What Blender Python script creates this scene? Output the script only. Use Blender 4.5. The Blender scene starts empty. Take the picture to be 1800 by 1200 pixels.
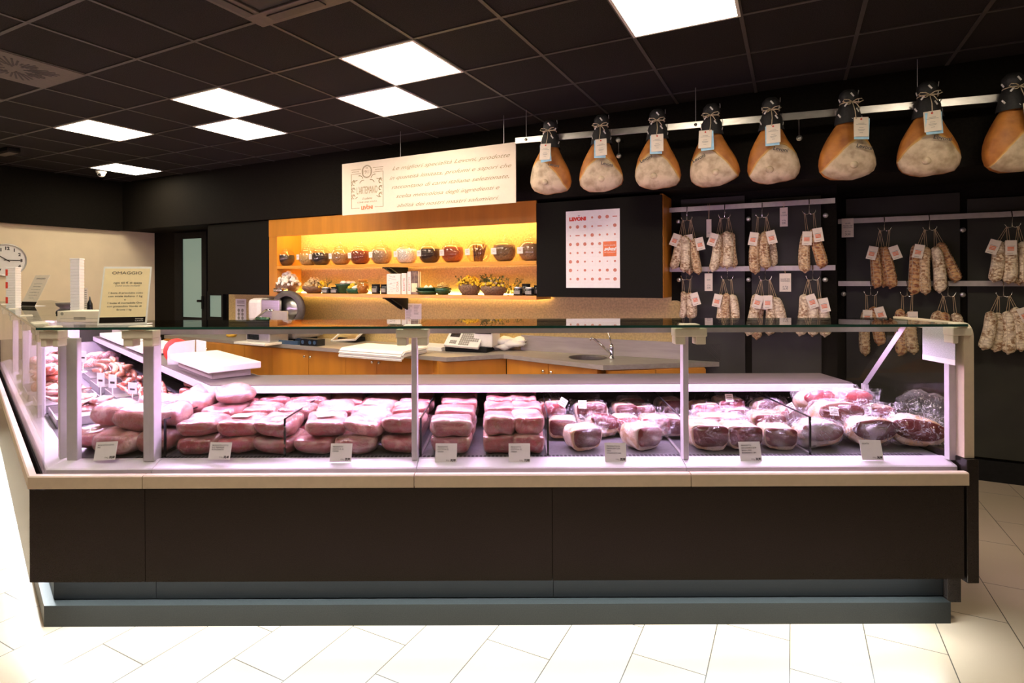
import bpy, bmesh, math, random
from mathutils import Vector, Matrix, noise

S = bpy.context.scene
COL = S.collection
PI = math.pi
rnd = random.Random(11)

# ------------------------------------------------------------------ camera
F, YAW, HY, ROLL, CX, H, ZC = 990.38, .4773, 491.45, -.0038, 881.31, 1.603, 3.075
cam_d = bpy.data.cameras.new('camera')
cam = bpy.data.objects.new('camera', cam_d)
COL.objects.link(cam)
cam_d.sensor_width = 36
cam_d.lens = F / 1800 * 36
cam_d.shift_x = (900 - CX) / 1800
cam_d.shift_y = -(600 - HY) / 1800
cam_d.clip_start = .05
cam.matrix_world = Matrix.Translation((0, 0, H)) @ Matrix.Rotation(PI / 2, 4, 'X') @ Matrix.Rotation(ROLL, 4, 'Z')
S.camera = cam

# ------------------------------------------------------------------ light and exposure
wd = bpy.data.worlds.new('world')
S.world = wd
wd.use_nodes = True
wd.node_tree.nodes['Background'].inputs[0].default_value = (1, .85, .7, 1)
wd.node_tree.nodes['Background'].inputs[1].default_value = .02
S.view_settings.view_transform = 'Standard'
S.view_settings.look = 'None'
S.view_settings.gamma = 1
S.view_settings.use_curve_mapping = False
S.view_settings.exposure = 0.0
S.cycles.transparent_max_bounces = 40
S.cycles.max_bounces = 10
CEIL_POWER = 25.0        # ceiling panels
LED_POWER = 125.0         # lilac tube under the counter's top glass
KICK_POWER = 58.0        # cool strip under the front panel
SHELF_POWER = 78.0        # yellow strips in the wall shelves

# ------------------------------------------------------------------ places: room axes (u along the back wall, v towards it)
C, Sn = math.cos(YAW), math.sin(YAW)
def R3(u, v, z=0): return Vector((u * C + v * Sn, -u * Sn + v * C, z))
def UV(p): return (p[0] * C - p[1] * Sn, p[0] * Sn + p[1] * C)
def ray(x, y):
    dx, dy = x - CX, y - HY
    c, s = math.cos(ROLL), math.sin(ROLL)
    return Vector(((c * dx + s * dy) / F, 1, -(-s * dx + c * dy) / F))
def on_Y(x, y, Y):
    r = ray(x, y) * Y; r.z += H; return r
def on_z(x, y, z):
    r = ray(x, y); r = r * ((z - H) / r.z); r.z += H; return r
def on_v(x, y, v):
    r = ray(x, y); q = UV(r); r = r * (v / q[1]); r.z += H; return r
def on_vl(x, y, v):
    p = on_v(x, y, v); q = UV(p); return q[0], q[1], p.z

# ------------------------------------------------------------------ object helpers
def put(o, label=None, cat=None, group=None, kind=None):
    if label: o['label'] = label
    if cat: o['category'] = cat
    if group: o['group'] = group
    if kind: o['kind'] = kind
    return o
def thing(name, label, cat, loc=(0, 0, 0), rotz=0, group=None, rot=None):
    o = bpy.data.objects.new(name, None)
    COL.objects.link(o)
    o.empty_display_size = .05
    o.location = loc
    o.rotation_euler = rot if rot else (0, 0, rotz)
    return put(o, label, cat, group)
def mloc(o):
    m = Matrix.LocRotScale(o.location, o.rotation_euler, o.scale)
    return mloc(o.parent) @ m if o.parent else m
def obj(name, bm, mats, parent=None, smooth=False, loc=None, rot=None, world=False, label=None):
    me = bpy.data.meshes.new(name)
    if world and parent is not None: bm.transform(mloc(parent).inverted())
    bmesh.ops.recalc_face_normals(bm, faces=bm.faces)
    bm.to_mesh(me); bm.free()
    for m in (mats if isinstance(mats, (list, tuple)) else [mats]): me.materials.append(m)
    if smooth:
        me.polygons.foreach_set('use_smooth', [True] * len(me.polygons))
    return link(name, me, parent, loc, rot, label)
def link(name, me, parent=None, loc=None, rot=None, label=None, scale=None):
    o = bpy.data.objects.new(name, me)
    COL.objects.link(o)
    if parent: o.parent = parent
    if loc is not None: o.location = loc
    if rot is not None: o.rotation_euler = rot
    if scale is not None: o.scale = scale
    if label: o['label'] = label
    return o
def struct(name, bm, m, **k): return put(obj(name, bm, m, **k), kind='structure')
def B(): return bmesh.new()

def box(bm, x0, x1, y0, y1, z0, z1, bev=0, mi=0, seg=2, M=None):
    c = [(x, y, z) for x in (x0, x1) for y in (y0, y1) for z in (z0, z1)]
    vs = [bm.verts.new(M @ Vector(p) if M else p) for p in c]
    fs = []
    for q in ((0, 1, 3, 2), (4, 6, 7, 5), (0, 4, 5, 1), (2, 3, 7, 6), (0, 2, 6, 4), (1, 5, 7, 3)):
        f = bm.faces.new([vs[i] for i in q]); f.material_index = mi; fs.append(f)
    if bev:
        es = list({e for f in fs for e in f.edges})
        r = bmesh.ops.bevel(bm, geom=es, offset=bev, segments=seg, affect='EDGES', profile=.5)
        for f in r['faces']: f.material_index = mi
    return bm
def bx(*a, **k): return box(B(), *a, **k)
def prism(bm, pts, z0, z1, mi=0):
    lo = [bm.verts.new((p[0], p[1], z0)) for p in pts]
    hi = [bm.verts.new((p[0], p[1], z1)) for p in pts]
    n = len(pts)
    fs = [bm.faces.new(lo[::-1]), bm.faces.new(hi)]
    for i in range(n): fs.append(bm.faces.new((lo[i], lo[(i + 1) % n], hi[(i + 1) % n], hi[i])))
    for f in fs: f.material_index = mi
    return bm
def extrude_x(bm, prof, x0, x1, mi=0):        # profile in (y, z)
    a = [bm.verts.new((x0, p[0], p[1])) for p in prof]
    b = [bm.verts.new((x1, p[0], p[1])) for p in prof]
    n = len(prof)
    fs = [bm.faces.new(a), bm.faces.new(b[::-1])]
    for i in range(n): fs.append(bm.faces.new((a[i], b[i], b[(i + 1) % n], a[(i + 1) % n])))
    for f in fs: f.material_index = mi
    return bm
def tube(bm, pts, r, n=8, mi=0, caps=True):
    pts = [Vector(p) for p in pts]
    rings = []
    up = Vector((0, 0, 1))
    for i, p in enumerate(pts):
        d = (pts[min(i + 1, len(pts) - 1)] - pts[max(i - 1, 0)]).normalized()
        a = d.cross(up)
        if a.length < 1e-3: a = d.cross(Vector((0, 1, 0)))
        a.normalize(); b = d.cross(a)
        rr = r[i] if isinstance(r, (list, tuple)) else r
        rings.append([bm.verts.new(p + a * rr * math.cos(2 * PI * k / n) + b * rr * math.sin(2 * PI * k / n)) for k in range(n)])
    for i in range(len(rings) - 1):
        for k in range(n):
            f = bm.faces.new((rings[i][k], rings[i][(k + 1) % n], rings[i + 1][(k + 1) % n], rings[i + 1][k])); f.material_index = mi
    if caps:
        bm.faces.new(rings[0][::-1]).material_index = mi
        bm.faces.new(rings[-1]).material_index = mi
    return bm
def lathe(bm, prof, n=24, c=(0, 0, 0), mi=0, M=None):   # profile (r, z)
    rings = []
    for r, z in prof:
        if r < 1e-5:
            p = Vector((c[0], c[1], c[2] + z)); rings.append([bm.verts.new(M @ p if M else p)])
        else:
            ring = []
            for k in range(n):
                p = Vector((c[0] + r * math.cos(2 * PI * k / n), c[1] + r * math.sin(2 * PI * k / n), c[2] + z))
                ring.append(bm.verts.new(M @ p if M else p))
            rings.append(ring)
    for a, b in zip(rings, rings[1:]):
        for k in range(n):
            q = [a[k % len(a)], a[(k + 1) % len(a)], b[(k + 1) % len(b)], b[k % len(b)]]
            q2 = []
            for v in q:
                if v not in q2: q2.append(v)
            if len(q2) > 2:
                try: bm.faces.new(q2).material_index = mi
                except ValueError: pass
    return bm
def blob(dx, dy, dz, k=4, n=9, taper=0, amp=.0, fr=6, seed=0, bm=None, M=None, bend=0, mi=0):
    """rounded block of full size dx, dy, dz, lying on z=0"""
    bm = bm or B()
    t = bmesh.new()
    bmesh.ops.create_cube(t, size=2)
    bmesh.ops.subdivide_edges(t, edges=t.edges, cuts=n, use_grid_fill=True)
    mp = {}
    off = Vector((seed * 7.3, seed * 3.1, seed * 1.7))
    for v in t.verts:
        p = v.co.copy()
        # spread the grid for an even sphere mapping
        p = Vector([math.tan(a * PI / 4) for a in p])
        l = (abs(p.x) ** k + abs(p.y) ** k + abs(p.z) ** k) ** (1 / k)
        p = p / l
        nn = p.normalized()
        s = 1 - taper * max(0, -p.z)
        q = Vector((p.x * dx / 2 * s, p.y * dy / 2 * s, p.z * dz / 2))
        if amp: q += nn * amp * noise.fractal(q * fr + off, .9, 2.1, 3)
        q.z += dz / 2 + bend * (p.x ** 2)
        mp[v] = bm.verts.new(M @ q if M else q)
    for f in t.faces:
        g = bm.faces.new([mp[v] for v in f.verts]); g.material_index = mi; g.smooth = True
    t.free()
    return bm
def mesh_of(name, bm, mats, smooth=False):
    me = bpy.data.meshes.new(name)
    bmesh.ops.recalc_face_normals(bm, faces=bm.faces)
    bm.to_mesh(me); bm.free()
    for m in (mats if isinstance(mats, (list, tuple)) else [mats]): me.materials.append(m)
    if smooth: me.polygons.foreach_set('use_smooth', [True] * len(me.polygons))
    return me

TEXTS = []
def text(parent, s, x, y, z, h, m, width=None, align='LEFT', rot=(PI / 2, 0, 0), shear=0, name='lettering', bold=0, sp=1.0):
    cu = bpy.data.curves.new(name, 'FONT')
    cu.body = s; cu.size = h / .7; cu.align_x = align; cu.align_y = 'BOTTOM_BASELINE'
    cu.shear = shear; cu.offset = bold * h / .05; cu.extrude = .0002; cu.space_line = sp
    cu.resolution_u = 3
    cu.materials.append(m)
    o = bpy.data.objects.new(name, cu)
    COL.objects.link(o)
    if parent: o.parent = parent
    o.location = (x, y, z); o.rotation_euler = rot
    TEXTS.append((o, width))
    return o

# ------------------------------------------------------------------ materials
def nt(name):
    m = bpy.data.materials.new(name); m.use_nodes = True
    n = m.node_tree
    return m, n, n.nodes, n.links, n.nodes['Principled BSDF']
def sock(b, names, v):
    for s in names:
        if s in b.inputs: b.inputs[s].default_value = v; return
def col(c): return (*c, 1)
def pm(name, c, rough=.5, metal=0, var=.12, scale=30, bump=0, bscale=None, coat=0, c2=None, spec=.5, coord='Object', stretch=None, detail=3):
    m, t, N, L, b = nt(name)
    b.inputs['Roughness'].default_value = rough
    b.inputs['Metallic'].default_value = metal
    sock(b, ['Specular IOR Level', 'Specular'], spec)
    if coat: sock(b, ['Coat Weight', 'Clearcoat'], coat); sock(b, ['Coat Roughness'], .1)
    tc = N.new('ShaderNodeTexCoord'); mp = N.new('ShaderNodeMapping')
    L.new(tc.outputs[coord], mp.inputs[0])
    if stretch: mp.inputs['Scale'].default_value = stretch
    nz = N.new('ShaderNodeTexNoise'); nz.inputs['Scale'].default_value = scale; nz.inputs['Detail'].default_value = detail
    L.new(mp.outputs[0], nz.inputs['Vector'])
    r = N.new('ShaderNodeValToRGB')
    a = c2 or tuple(min(1, x * (1 + var)) for x in c)
    d = tuple(x * (1 - var) for x in c) if not c2 else c
    r.color_ramp.elements[0].position = .35; r.color_ramp.elements[1].position = .65
    r.color_ramp.elements[0].color = col(d); r.color_ramp.elements[1].color = col(a)
    L.new(nz.outputs[0], r.inputs[0]); L.new(r.outputs[0], b.inputs['Base Color'])
    if bump:
        n2 = N.new('ShaderNodeTexNoise'); n2.inputs['Scale'].default_value = bscale or scale; n2.inputs['Detail'].default_value = 4
        L.new(mp.outputs[0], n2.inputs['Vector'])
        bp = N.new('ShaderNodeBump'); bp.inputs['Strength'].default_value = bump; bp.inputs['Distance'].default_value = .01
        L.new(n2.outputs[0], bp.inputs['Height']); L.new(bp.outputs[0], b.inputs['Normal'])
    return m
def em(name, c, s):
    m, t, N, L, b = nt(name)
    b.inputs['Base Color'].default_value = col((.8, .8, .8))
    sock(b, ['Emission Color', 'Emission'], col(c)); b.inputs['Emission Strength'].default_value = s
    return m
def glass(name, tint=(.97, .99, .98), f0=.035, fmax=.9, rough=0.0):
    m, t, N, L, b = nt(name)
    N.remove(b)
    out = N['Material Output']
    lw = N.new('ShaderNodeLayerWeight'); lw.inputs[0].default_value = .5
    p = N.new('ShaderNodeMath'); p.operation = 'POWER'; p.inputs[1].default_value = 5
    L.new(lw.outputs['Facing'], p.inputs[0])
    q = N.new('ShaderNodeMath'); q.operation = 'MULTIPLY_ADD'; q.inputs[1].default_value = fmax; q.inputs[2].default_value = f0
    L.new(p.outputs[0], q.inputs[0])
    tr = N.new('ShaderNodeBsdfTransparent'); tr.inputs[0].default_value = col(tint)
    gl = N.new('ShaderNodeBsdfGlossy'); gl.inputs['Roughness'].default_value = rough
    mx = N.new('ShaderNodeMixShader')
    L.new(q.outputs[0], mx.inputs[0]); L.new(tr.outputs[0], mx.inputs[1]); L.new(gl.outputs[0], mx.inputs[2])
    L.new(mx.outputs[0], out.inputs['Surface'])
    return m
def film(name, lo=.05, hi=.3, scale=14, c=(1, .97, 1), stretch=(1, 1, 2.2), gloss=.1):
    """clear plastic film: transparent, glossy, milky along its creases"""
    m, t, N, L, b = nt(name)
    out = N['Material Output']
    b.inputs['Base Color'].default_value = col(c); b.inputs['Roughness'].default_value = .25
    tc = N.new('ShaderNodeTexCoord'); oi = N.new('ShaderNodeObjectInfo')
    ad = N.new('ShaderNodeVectorMath'); ad.operation = 'ADD'
    ml = N.new('ShaderNodeMath'); ml.operation = 'MULTIPLY'; ml.inputs[1].default_value = 20
    L.new(oi.outputs['Random'], ml.inputs[0])
    L.new(tc.outputs['Object'], ad.inputs[0]); L.new(ml.outputs[0], ad.inputs[1])
    nz = N.new('ShaderNodeTexNoise'); nz.inputs['Scale'].default_value = scale; nz.inputs['Detail'].default_value = 2; nz.inputs['Distortion'].default_value = 2.5
    L.new(ad.outputs[0], nz.inputs['Vector'])
    # creases: thin bright ridges where the noise crosses its middle
    su = N.new('ShaderNodeMath'); su.operation = 'SUBTRACT'; su.inputs[1].default_value = .5; L.new(nz.outputs[0], su.inputs[0])
    ab = N.new('ShaderNodeMath'); ab.operation = 'ABSOLUTE'; L.new(su.outputs[0], ab.inputs[0])
    mr = N.new('ShaderNodeMapRange'); mr.inputs[1].default_value = 0; mr.inputs[2].default_value = .035; mr.inputs[3].default_value = hi; mr.inputs[4].default_value = lo
    L.new(ab.outputs[0], mr.inputs[0])
    # broad milky patches
    n2 = N.new('ShaderNodeTexNoise'); n2.inputs['Scale'].default_value = scale * .45; L.new(ad.outputs[0], n2.inputs['Vector'])
    r2 = N.new('ShaderNodeMapRange'); r2.inputs[1].default_value = .52; r2.inputs[2].default_value = .72; r2.inputs[3].default_value = 0; r2.inputs[4].default_value = hi
    L.new(n2.outputs[0], r2.inputs[0])
    mxm = N.new('ShaderNodeMath'); mxm.operation = 'MAXIMUM'; L.new(mr.outputs[0], mxm.inputs[0]); L.new(r2.outputs[0], mxm.inputs[1])
    bp = N.new('ShaderNodeBump'); bp.inputs['Strength'].default_value = .8; bp.inputs['Distance'].default_value = .02
    L.new(nz.outputs[0], bp.inputs['Height']); L.new(bp.outputs[0], b.inputs['Normal'])
    tr = N.new('ShaderNodeBsdfTransparent')
    gl = N.new('ShaderNodeBsdfGlossy'); gl.inputs['Roughness'].default_value = .12; L.new(bp.outputs[0], gl.inputs['Normal'])
    m1 = N.new('ShaderNodeMixShader'); m1.inputs[0].default_value = gloss
    L.new(tr.outputs[0], m1.inputs[1]); L.new(gl.outputs[0], m1.inputs[2])
    mx = N.new('ShaderNodeMixShader')
    L.new(mxm.outputs[0], mx.inputs[0]); L.new(m1.outputs[0], mx.inputs[1]); L.new(b.outputs[0], mx.inputs[2])
    L.new(mx.outputs[0], out.inputs['Surface'])
    return m
def spots(name, base, s1, s2, sc=60, net=None, rough=.8, bump=.5):
    """two-scale blotches with an optional pale net, varied by object"""
    m, t, N, L, b = nt(name)
    b.inputs['Roughness'].default_value = rough
    tc = N.new('ShaderNodeTexCoord'); oi = N.new('ShaderNodeObjectInfo')
    ml = N.new('ShaderNodeMath'); ml.operation = 'MULTIPLY'; ml.inputs[1].default_value = 30
    L.new(oi.outputs['Random'], ml.inputs[0])
    ad = N.new('ShaderNodeVectorMath'); ad.operation = 'ADD'
    L.new(tc.outputs['Object'], ad.inputs[0]); L.new(ml.outputs[0], ad.inputs[1])
    n1 = N.new('ShaderNodeTexNoise'); n1.inputs['Scale'].default_value = sc; n1.inputs['Detail'].default_value = 5
    n2 = N.new('ShaderNodeTexNoise'); n2.inputs['Scale'].default_value = sc * .22; n2.inputs['Detail'].default_value = 3
    for n in (n1, n2): L.new(ad.outputs[0], n.inputs['Vector'])
    r1 = N.new('ShaderNodeValToRGB'); r1.color_ramp.elements[0].position = .44; r1.color_ramp.elements[1].position = .56
    r1.color_ramp.elements[0].color = col(s1); r1.color_ramp.elements[1].color = col(base)
    L.new(n1.outputs[0], r1.inputs[0])
    r2 = N.new('ShaderNodeValToRGB'); r2.color_ramp.elements[0].position = .45; r2.color_ramp.elements[1].position = .68
    r2.color_ramp.elements[0].color = (0, 0, 0, 1); r2.color_ramp.elements[1].color = (1, 1, 1, 1)
    L.new(n2.outputs[0], r2.inputs[0])
    mx = N.new('ShaderNodeMixRGB'); mx.inputs[2].default_value = col(s2)
    mu = N.new('ShaderNodeMath'); mu.operation = 'MULTIPLY'; mu.inputs[1].default_value = .75
    L.new(r2.outputs[0], mu.inputs[0])
    L.new(mu.outputs[0], mx.inputs[0]); L.new(r1.outputs[0], mx.inputs[1])
    L.new(mx.outputs[0], b.inputs['Base Color'])
    bp = N.new('ShaderNodeBump'); bp.inputs['Strength'].default_value = bump; bp.inputs['Distance'].default_value = .006
    L.new(n1.outputs[0], bp.inputs['Height']); L.new(bp.outputs[0], b.inputs['Normal'])
    return m
def meat(name, c, fat, c2, sc=14, rough=.32, fatpos=.58, coat=.5, bump=.25, rim=None, rimc=(.68, .40, .32)):
    m, t, N, L, b = nt(name)
    b.inputs['Roughness'].default_value = rough
    sock(b, ['Coat Weight'], coat); sock(b, ['Coat Roughness'], .12)
    tc = N.new('ShaderNodeTexCoord'); oi = N.new('ShaderNodeObjectInfo')
    ml = N.new('ShaderNodeMath'); ml.operation = 'MULTIPLY'; ml.inputs[1].default_value = 30
    L.new(oi.outputs['Random'], ml.inputs[0])
    ad = N.new('ShaderNodeVectorMath'); ad.operation = 'ADD'
    L.new(tc.outputs['Object'], ad.inputs[0]); L.new(ml.outputs[0], ad.inputs[1])
    n1 = N.new('ShaderNodeTexNoise'); n1.inputs['Scale'].default_value = sc; n1.inputs['Detail'].default_value = 5; n1.inputs['Distortion'].default_value = 1.2
    n2 = N.new('ShaderNodeTexNoise'); n2.inputs['Scale'].default_value = sc * 2.3; n2.inputs['Detail'].default_value = 4
    for n in (n1, n2): L.new(ad.outputs[0], n.inputs['Vector'])
    r1 = N.new('ShaderNodeValToRGB')
    r1.color_ramp.elements[0].position = fatpos - .05; r1.color_ramp.elements[1].position = fatpos + .04
    r1.color_ramp.elements[0].color = (0, 0, 0, 1); r1.color_ramp.elements[1].color = (1, 1, 1, 1)
    L.new(n1.outputs[0], r1.inputs[0])
    mx0 = N.new('ShaderNodeMixRGB'); mx0.inputs[1].default_value = col(c); mx0.inputs[2].default_value = col(c2)
    L.new(n2.outputs[0], mx0.inputs[0])
    mx = N.new('ShaderNodeMixRGB'); mx.inputs[2].default_value = col(fat)
    L.new(r1.outputs[0], mx.inputs[0]); L.new(mx0.outputs[0], mx.inputs[1]); last = mx.outputs[0]
    if rim:
        # layer of pale fat around the lean core of the block, with golden brown spots
        def mt(op, a, bb=None, clamp=False):
            n = N.new('ShaderNodeMath'); n.operation = op; n.use_clamp = clamp
            for i, q in enumerate((a, bb)):
                if q is None: continue
                if isinstance(q, (int, float)): n.inputs[i].default_value = q
                else: L.new(q, n.inputs[i])
            return n.outputs[0]
        sp = N.new('ShaderNodeSeparateXYZ'); L.new(tc.outputs['Object'], sp.inputs[0])
        hx, zc, hz = rim
        d = mt('MAXIMUM', mt('DIVIDE', mt('ABSOLUTE', sp.outputs['X']), hx), mt('DIVIDE', mt('ABSOLUTE', mt('SUBTRACT', sp.outputs['Z'], zc)), hz))
        d = mt('ADD', d, mt('MULTIPLY', mt('SUBTRACT', n1.outputs[0], .5), .7))
        k = mt('DIVIDE', mt('SUBTRACT', d, .80), .14, True)
        m3 = N.new('ShaderNodeMixRGB'); m3.inputs[2].default_value = col(rimc); L.new(mt('MULTIPLY', k, .6), m3.inputs[0]); L.new(last, m3.inputs[1])
        n3 = N.new('ShaderNodeTexNoise'); n3.inputs['Scale'].default_value = sc * 3.4; n3.inputs['Detail'].default_value = 3; L.new(ad.outputs[0], n3.inputs['Vector'])
        k3 = mt('MULTIPLY', mt('DIVIDE', mt('SUBTRACT', n3.outputs[0], .56), .10, True), .6)
        m4 = N.new('ShaderNodeMixRGB'); m4.inputs[2].default_value = col((.30, .11, .05)); L.new(k3, m4.inputs[0]); L.new(m3.outputs[0], m4.inputs[1])
        last = m4.outputs[0]
    mv = N.new('ShaderNodeMapRange'); mv.inputs[3].default_value = .68; mv.inputs[4].default_value = 1.12
    L.new(oi.outputs['Random'], mv.inputs[0])
    mm_ = N.new('ShaderNodeMixRGB'); mm_.blend_type = 'MULTIPLY'; mm_.inputs[0].default_value = 1
    L.new(last, mm_.inputs[1]); L.new(mv.outputs[0], mm_.inputs[2])
    L.new(mm_.outputs[0], b.inputs['Base Color'])
    bp = N.new('ShaderNodeBump'); bp.inputs['Strength'].default_value = bump; bp.inputs['Distance'].default_value = .008
    L.new(n2.outputs[0], bp.inputs['Height']); L.new(bp.outputs[0], b.inputs['Normal'])
    return m

M = {}
M['ceiling'] = pm('black ceiling tile', (.0205, .0178, .0174), .85, var=.35, scale=160, bump=.2, spec=.12)
M['grid'] = pm('dark ceiling grid', (.050, .043, .041), .5)
M['vent'] = pm('dark grey vent metal', (.085, .068, .06), .5)
M['black'] = pm('matt black', (.012, .011, .010), .7, spec=.12)
M['wall_black'] = pm('black wall paint', (.0095, .0078, .0055), .8, var=.2, scale=60, spec=.08)
M['board'] = pm('black cabinet laminate', (.0085, .0075, .0052), .6, var=.12, scale=80, spec=.07)
M['cream'] = pm('cream wall paint', (.86, .71, .48), .8, var=.03, scale=4)
M['plaster'] = pm('pale plaster', (.5, .45, .4), .9, var=.03)
M['stone'] = pm('tan speckled cladding', (.54, .40, .14), .6, var=.16, scale=55, detail=6)
M['wood'] = pm('orange cherry veneer', (.54, .215, .020), .38, var=.10, scale=9, stretch=(1, 1, .12), coat=.15)
M['shelfwood'] = pm('golden cherry veneer', (.66, .30, .03), .4, var=.08, scale=9, stretch=(.15, 1, 1), coat=.1)
M['steel'] = pm('brushed stainless steel', (.52, .49, .46), .33, 1, var=.08, scale=40, stretch=(.1, 1, 1))
M['topsteel'] = pm('worktop steel', (.40, .355, .30), .5, .45, var=.08, scale=40, stretch=(.1, 1, 1))
M['barsteel'] = pm('rack bar steel', (.46, .42, .38), .45, .4, var=.06, scale=30)
M['shelfsteel'] = pm('satin shelf steel', (.15, .13, .105), .45, .5, var=.08, scale=30, stretch=(.1, 1, 1))
M['chrome'] = pm('chrome', (.75, .74, .72), .12, 1, var=.02)
M['alu'] = pm('satin aluminium', (.62, .60, .58), .38, .85, var=.04)
M['post'] = pm('light grey post coating', (.62, .58, .60), .4, .2, var=.03)
M['panel'] = pm('dark umber front panel', (.017, .0125, .0105), .22, var=.18, scale=220, spec=.35)
M['kick'] = pm('anthracite kick panel', (.021, .024, .0235), .45, var=.15, scale=200, spec=.3)
M['recess'] = pm('black recess panel', (.0055, .006, .0062), .4, var=.15, scale=200, spec=.2)
M['bumper'] = pm('beige bumper plastic', (.64, .53, .39), .45, var=.03)
M['ledge'] = pm('white enamel ledge', (.64, .60, .61), .35, var=.02)
M['clamp'] = pm('cream clamp plastic', (.72, .66, .52), .4, var=.03)
M['deck'] = pm('grey steel deck', (.17, .165, .17), .4, .4, var=.12, scale=90)
M['slot'] = pm('black slot', (.02, .018, .02), .6)
M['inner'] = pm('dark inner wall', (.10, .09, .09), .5, var=.2, scale=40)
M['glass'] = glass('clear counter glass', (.98, .99, .985), .018, .6)
M['topglass'] = glass('green tinted top glass', (.80, .86, .82), .05, .9)
M['gedge'] = pm('dark green glass edge', (.012, .06, .045), .15, var=.1)
M['jarglass'] = glass('jar glass', (.97, .965, .94), .055, .8)
M['smoked'] = pm('smoked glass panel', (.036, .035, .026), .5, 0, var=.15, scale=3, spec=.25)
M['paper'] = pm('white paper', (.82, .78, .73), .7, var=.02)
M['papercream'] = pm('cream paper', (.90, .74, .44), .6, var=.02)
M['tagpaper'] = pm('ivory card', (.74, .65, .52), .65, var=.03)
M['blue'] = pm('pale blue card', (.35, .62, .78), .65)
M['ink'] = pm('dark ink', (.05, .04, .035), .6)
M['grey_ink'] = pm('grey ink', (.30, .27, .22), .6)
M['olive_ink'] = pm('olive ink', (.27, .21, .09), .6)
M['red'] = pm('red print', (.62, .05, .025), .55)
M['orange_ink'] = pm('orange red print', (.72, .17, .05), .55)
M['pinkprint'] = pm('salami print', (.52, .13, .08), .6, c2=(.62, .26, .17), scale=120)
M['white'] = pm('white plastic', (.80, .78, .74), .35, var=.02)
M['cutting'] = pm('ivory cutting board', (.82, .76, .66), .45, var=.03)
M['warmgrey'] = pm('warm grey plastic', (.36, .31, .24), .4, var=.04)
M['blackgloss'] = pm('glossy black', (.012, .012, .014), .2)
M['green'] = pm('dark green glaze', (.02, .075, .03), .2, var=.2)
M['wicker'] = pm('brown wicker', (.20, .11, .055), .7, var=.45, scale=90, bump=.6)
M['woodbowl'] = pm('brown wooden bowl', (.17, .085, .04), .6, var=.3, scale=40)
M['twine'] = pm('natural twine', (.56, .45, .30), .8, var=.15, scale=200)
M['sock'] = spots('black printed net sock', (.014, .013, .013), (.013, .012, .012), (.010, .010, .010), 60)
M['blacknet'] = pm('black sock cloth', (.016, .015, .015), .6, var=.3, scale=80)
M['whiteink'] = pm('white print', (.75, .72, .68), .6)
M['sal_pale'] = spots('pale moulded salami skin', (.80, .67, .44), (.30, .16, .07), (.86, .76, .56), 60)
M['sal_brown'] = spots('reddish salami skin', (.62, .37, .15), (.22, .07, .028), (.50, .24, .09), 50)
M['sal_mid'] = spots('speckled salami skin', (.74, .57, .33), (.25, .11, .045), (.60, .40, .20), 62)
M['lard'] = None
M['film'] = film('crinkled clear film', .0, .22, 17, gloss=.07)
M['film2'] = film('milky bag film', .0, .42, 12, (.98, .94, 1), gloss=.06)
BL = dict(sc=8, fatpos=.62, bump=.4)
M['block'] = meat('cooked ham block', (.30, .042, .046), (.56, .23, .21), (.47, .10, .11), rim=(.096, .04, .04), **BL)
M['block_s'] = meat('cooked ham stack block', (.30, .042, .046), (.56, .23, .21), (.47, .10, .11), rim=(.086, .0445, .0445), **BL)
M['block_g'] = meat('cooked ham big', (.42, .10, .09), (.62, .32, .27), (.54, .18, .16), rim=(.132, .053, .053), **BL)
M['signboard'] = pm('warm white sign board', (.70, .60, .46), .7, var=.01)
M['blockfat'] = meat('ham fat side', (.72, .46, .40), (.86, .70, .64), (.62, .32, .27), 11, fatpos=.5)
M['rind'] = meat('ham rind fat', (.62, .42, .26), (.74, .58, .44), (.55, .30, .14), 12, rough=.35, fatpos=.5)
M['lean'] = meat('cured lean meat', (.115, .015, .012), (.38, .16, .12), (.17, .028, .022), 16, fatpos=.66, rough=.42, coat=.15)
M['lean2'] = meat('bright cured lean meat', (.27, .03, .035), (.60, .35, .32), (.36, .07, .07), 15, fatpos=.64, rough=.42, coat=.2)
M['raw'] = meat('raw pork', (.66, .25, .21), (.84, .66, .60), (.58, .18, .14), 16, fatpos=.54)
M['rawred'] = meat('raw red meat', (.45, .08, .05), (.78, .50, .40), (.52, .14, .08), 22, fatpos=.56)
M['sausage'] = meat('raw sausage', (.66, .30, .17), (.78, .52, .38), (.58, .20, .12), 40, fatpos=.6)
M['mince'] = meat('minced meat', (.64, .26, .24), (.80, .58, .55), (.56, .18, .16), 60, fatpos=.52)
M['traysteel'] = pm('tray steel', (.6, .58, .58), .3, .9, var=.05)
M['ceil_em'] = em('ceiling panel light', (1, .875, .675), CEIL_POWER)
M['led_em'] = em('lilac tube', (.84, .54, 1.0), LED_POWER)
M['kick_em'] = em('cool strip', (.88, .96, 1.0), KICK_POWER)
M['shelf_em'] = em('yellow strip', (1, .76, .30), SHELF_POWER)
M['doorglass'] = em('frosted door glass lit from behind', (.42, .55, .42), .42)
M['doorglass'].node_tree.nodes['Principled BSDF'].inputs['Base Color'].default_value = (.05, .06, .05, 1)

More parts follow.
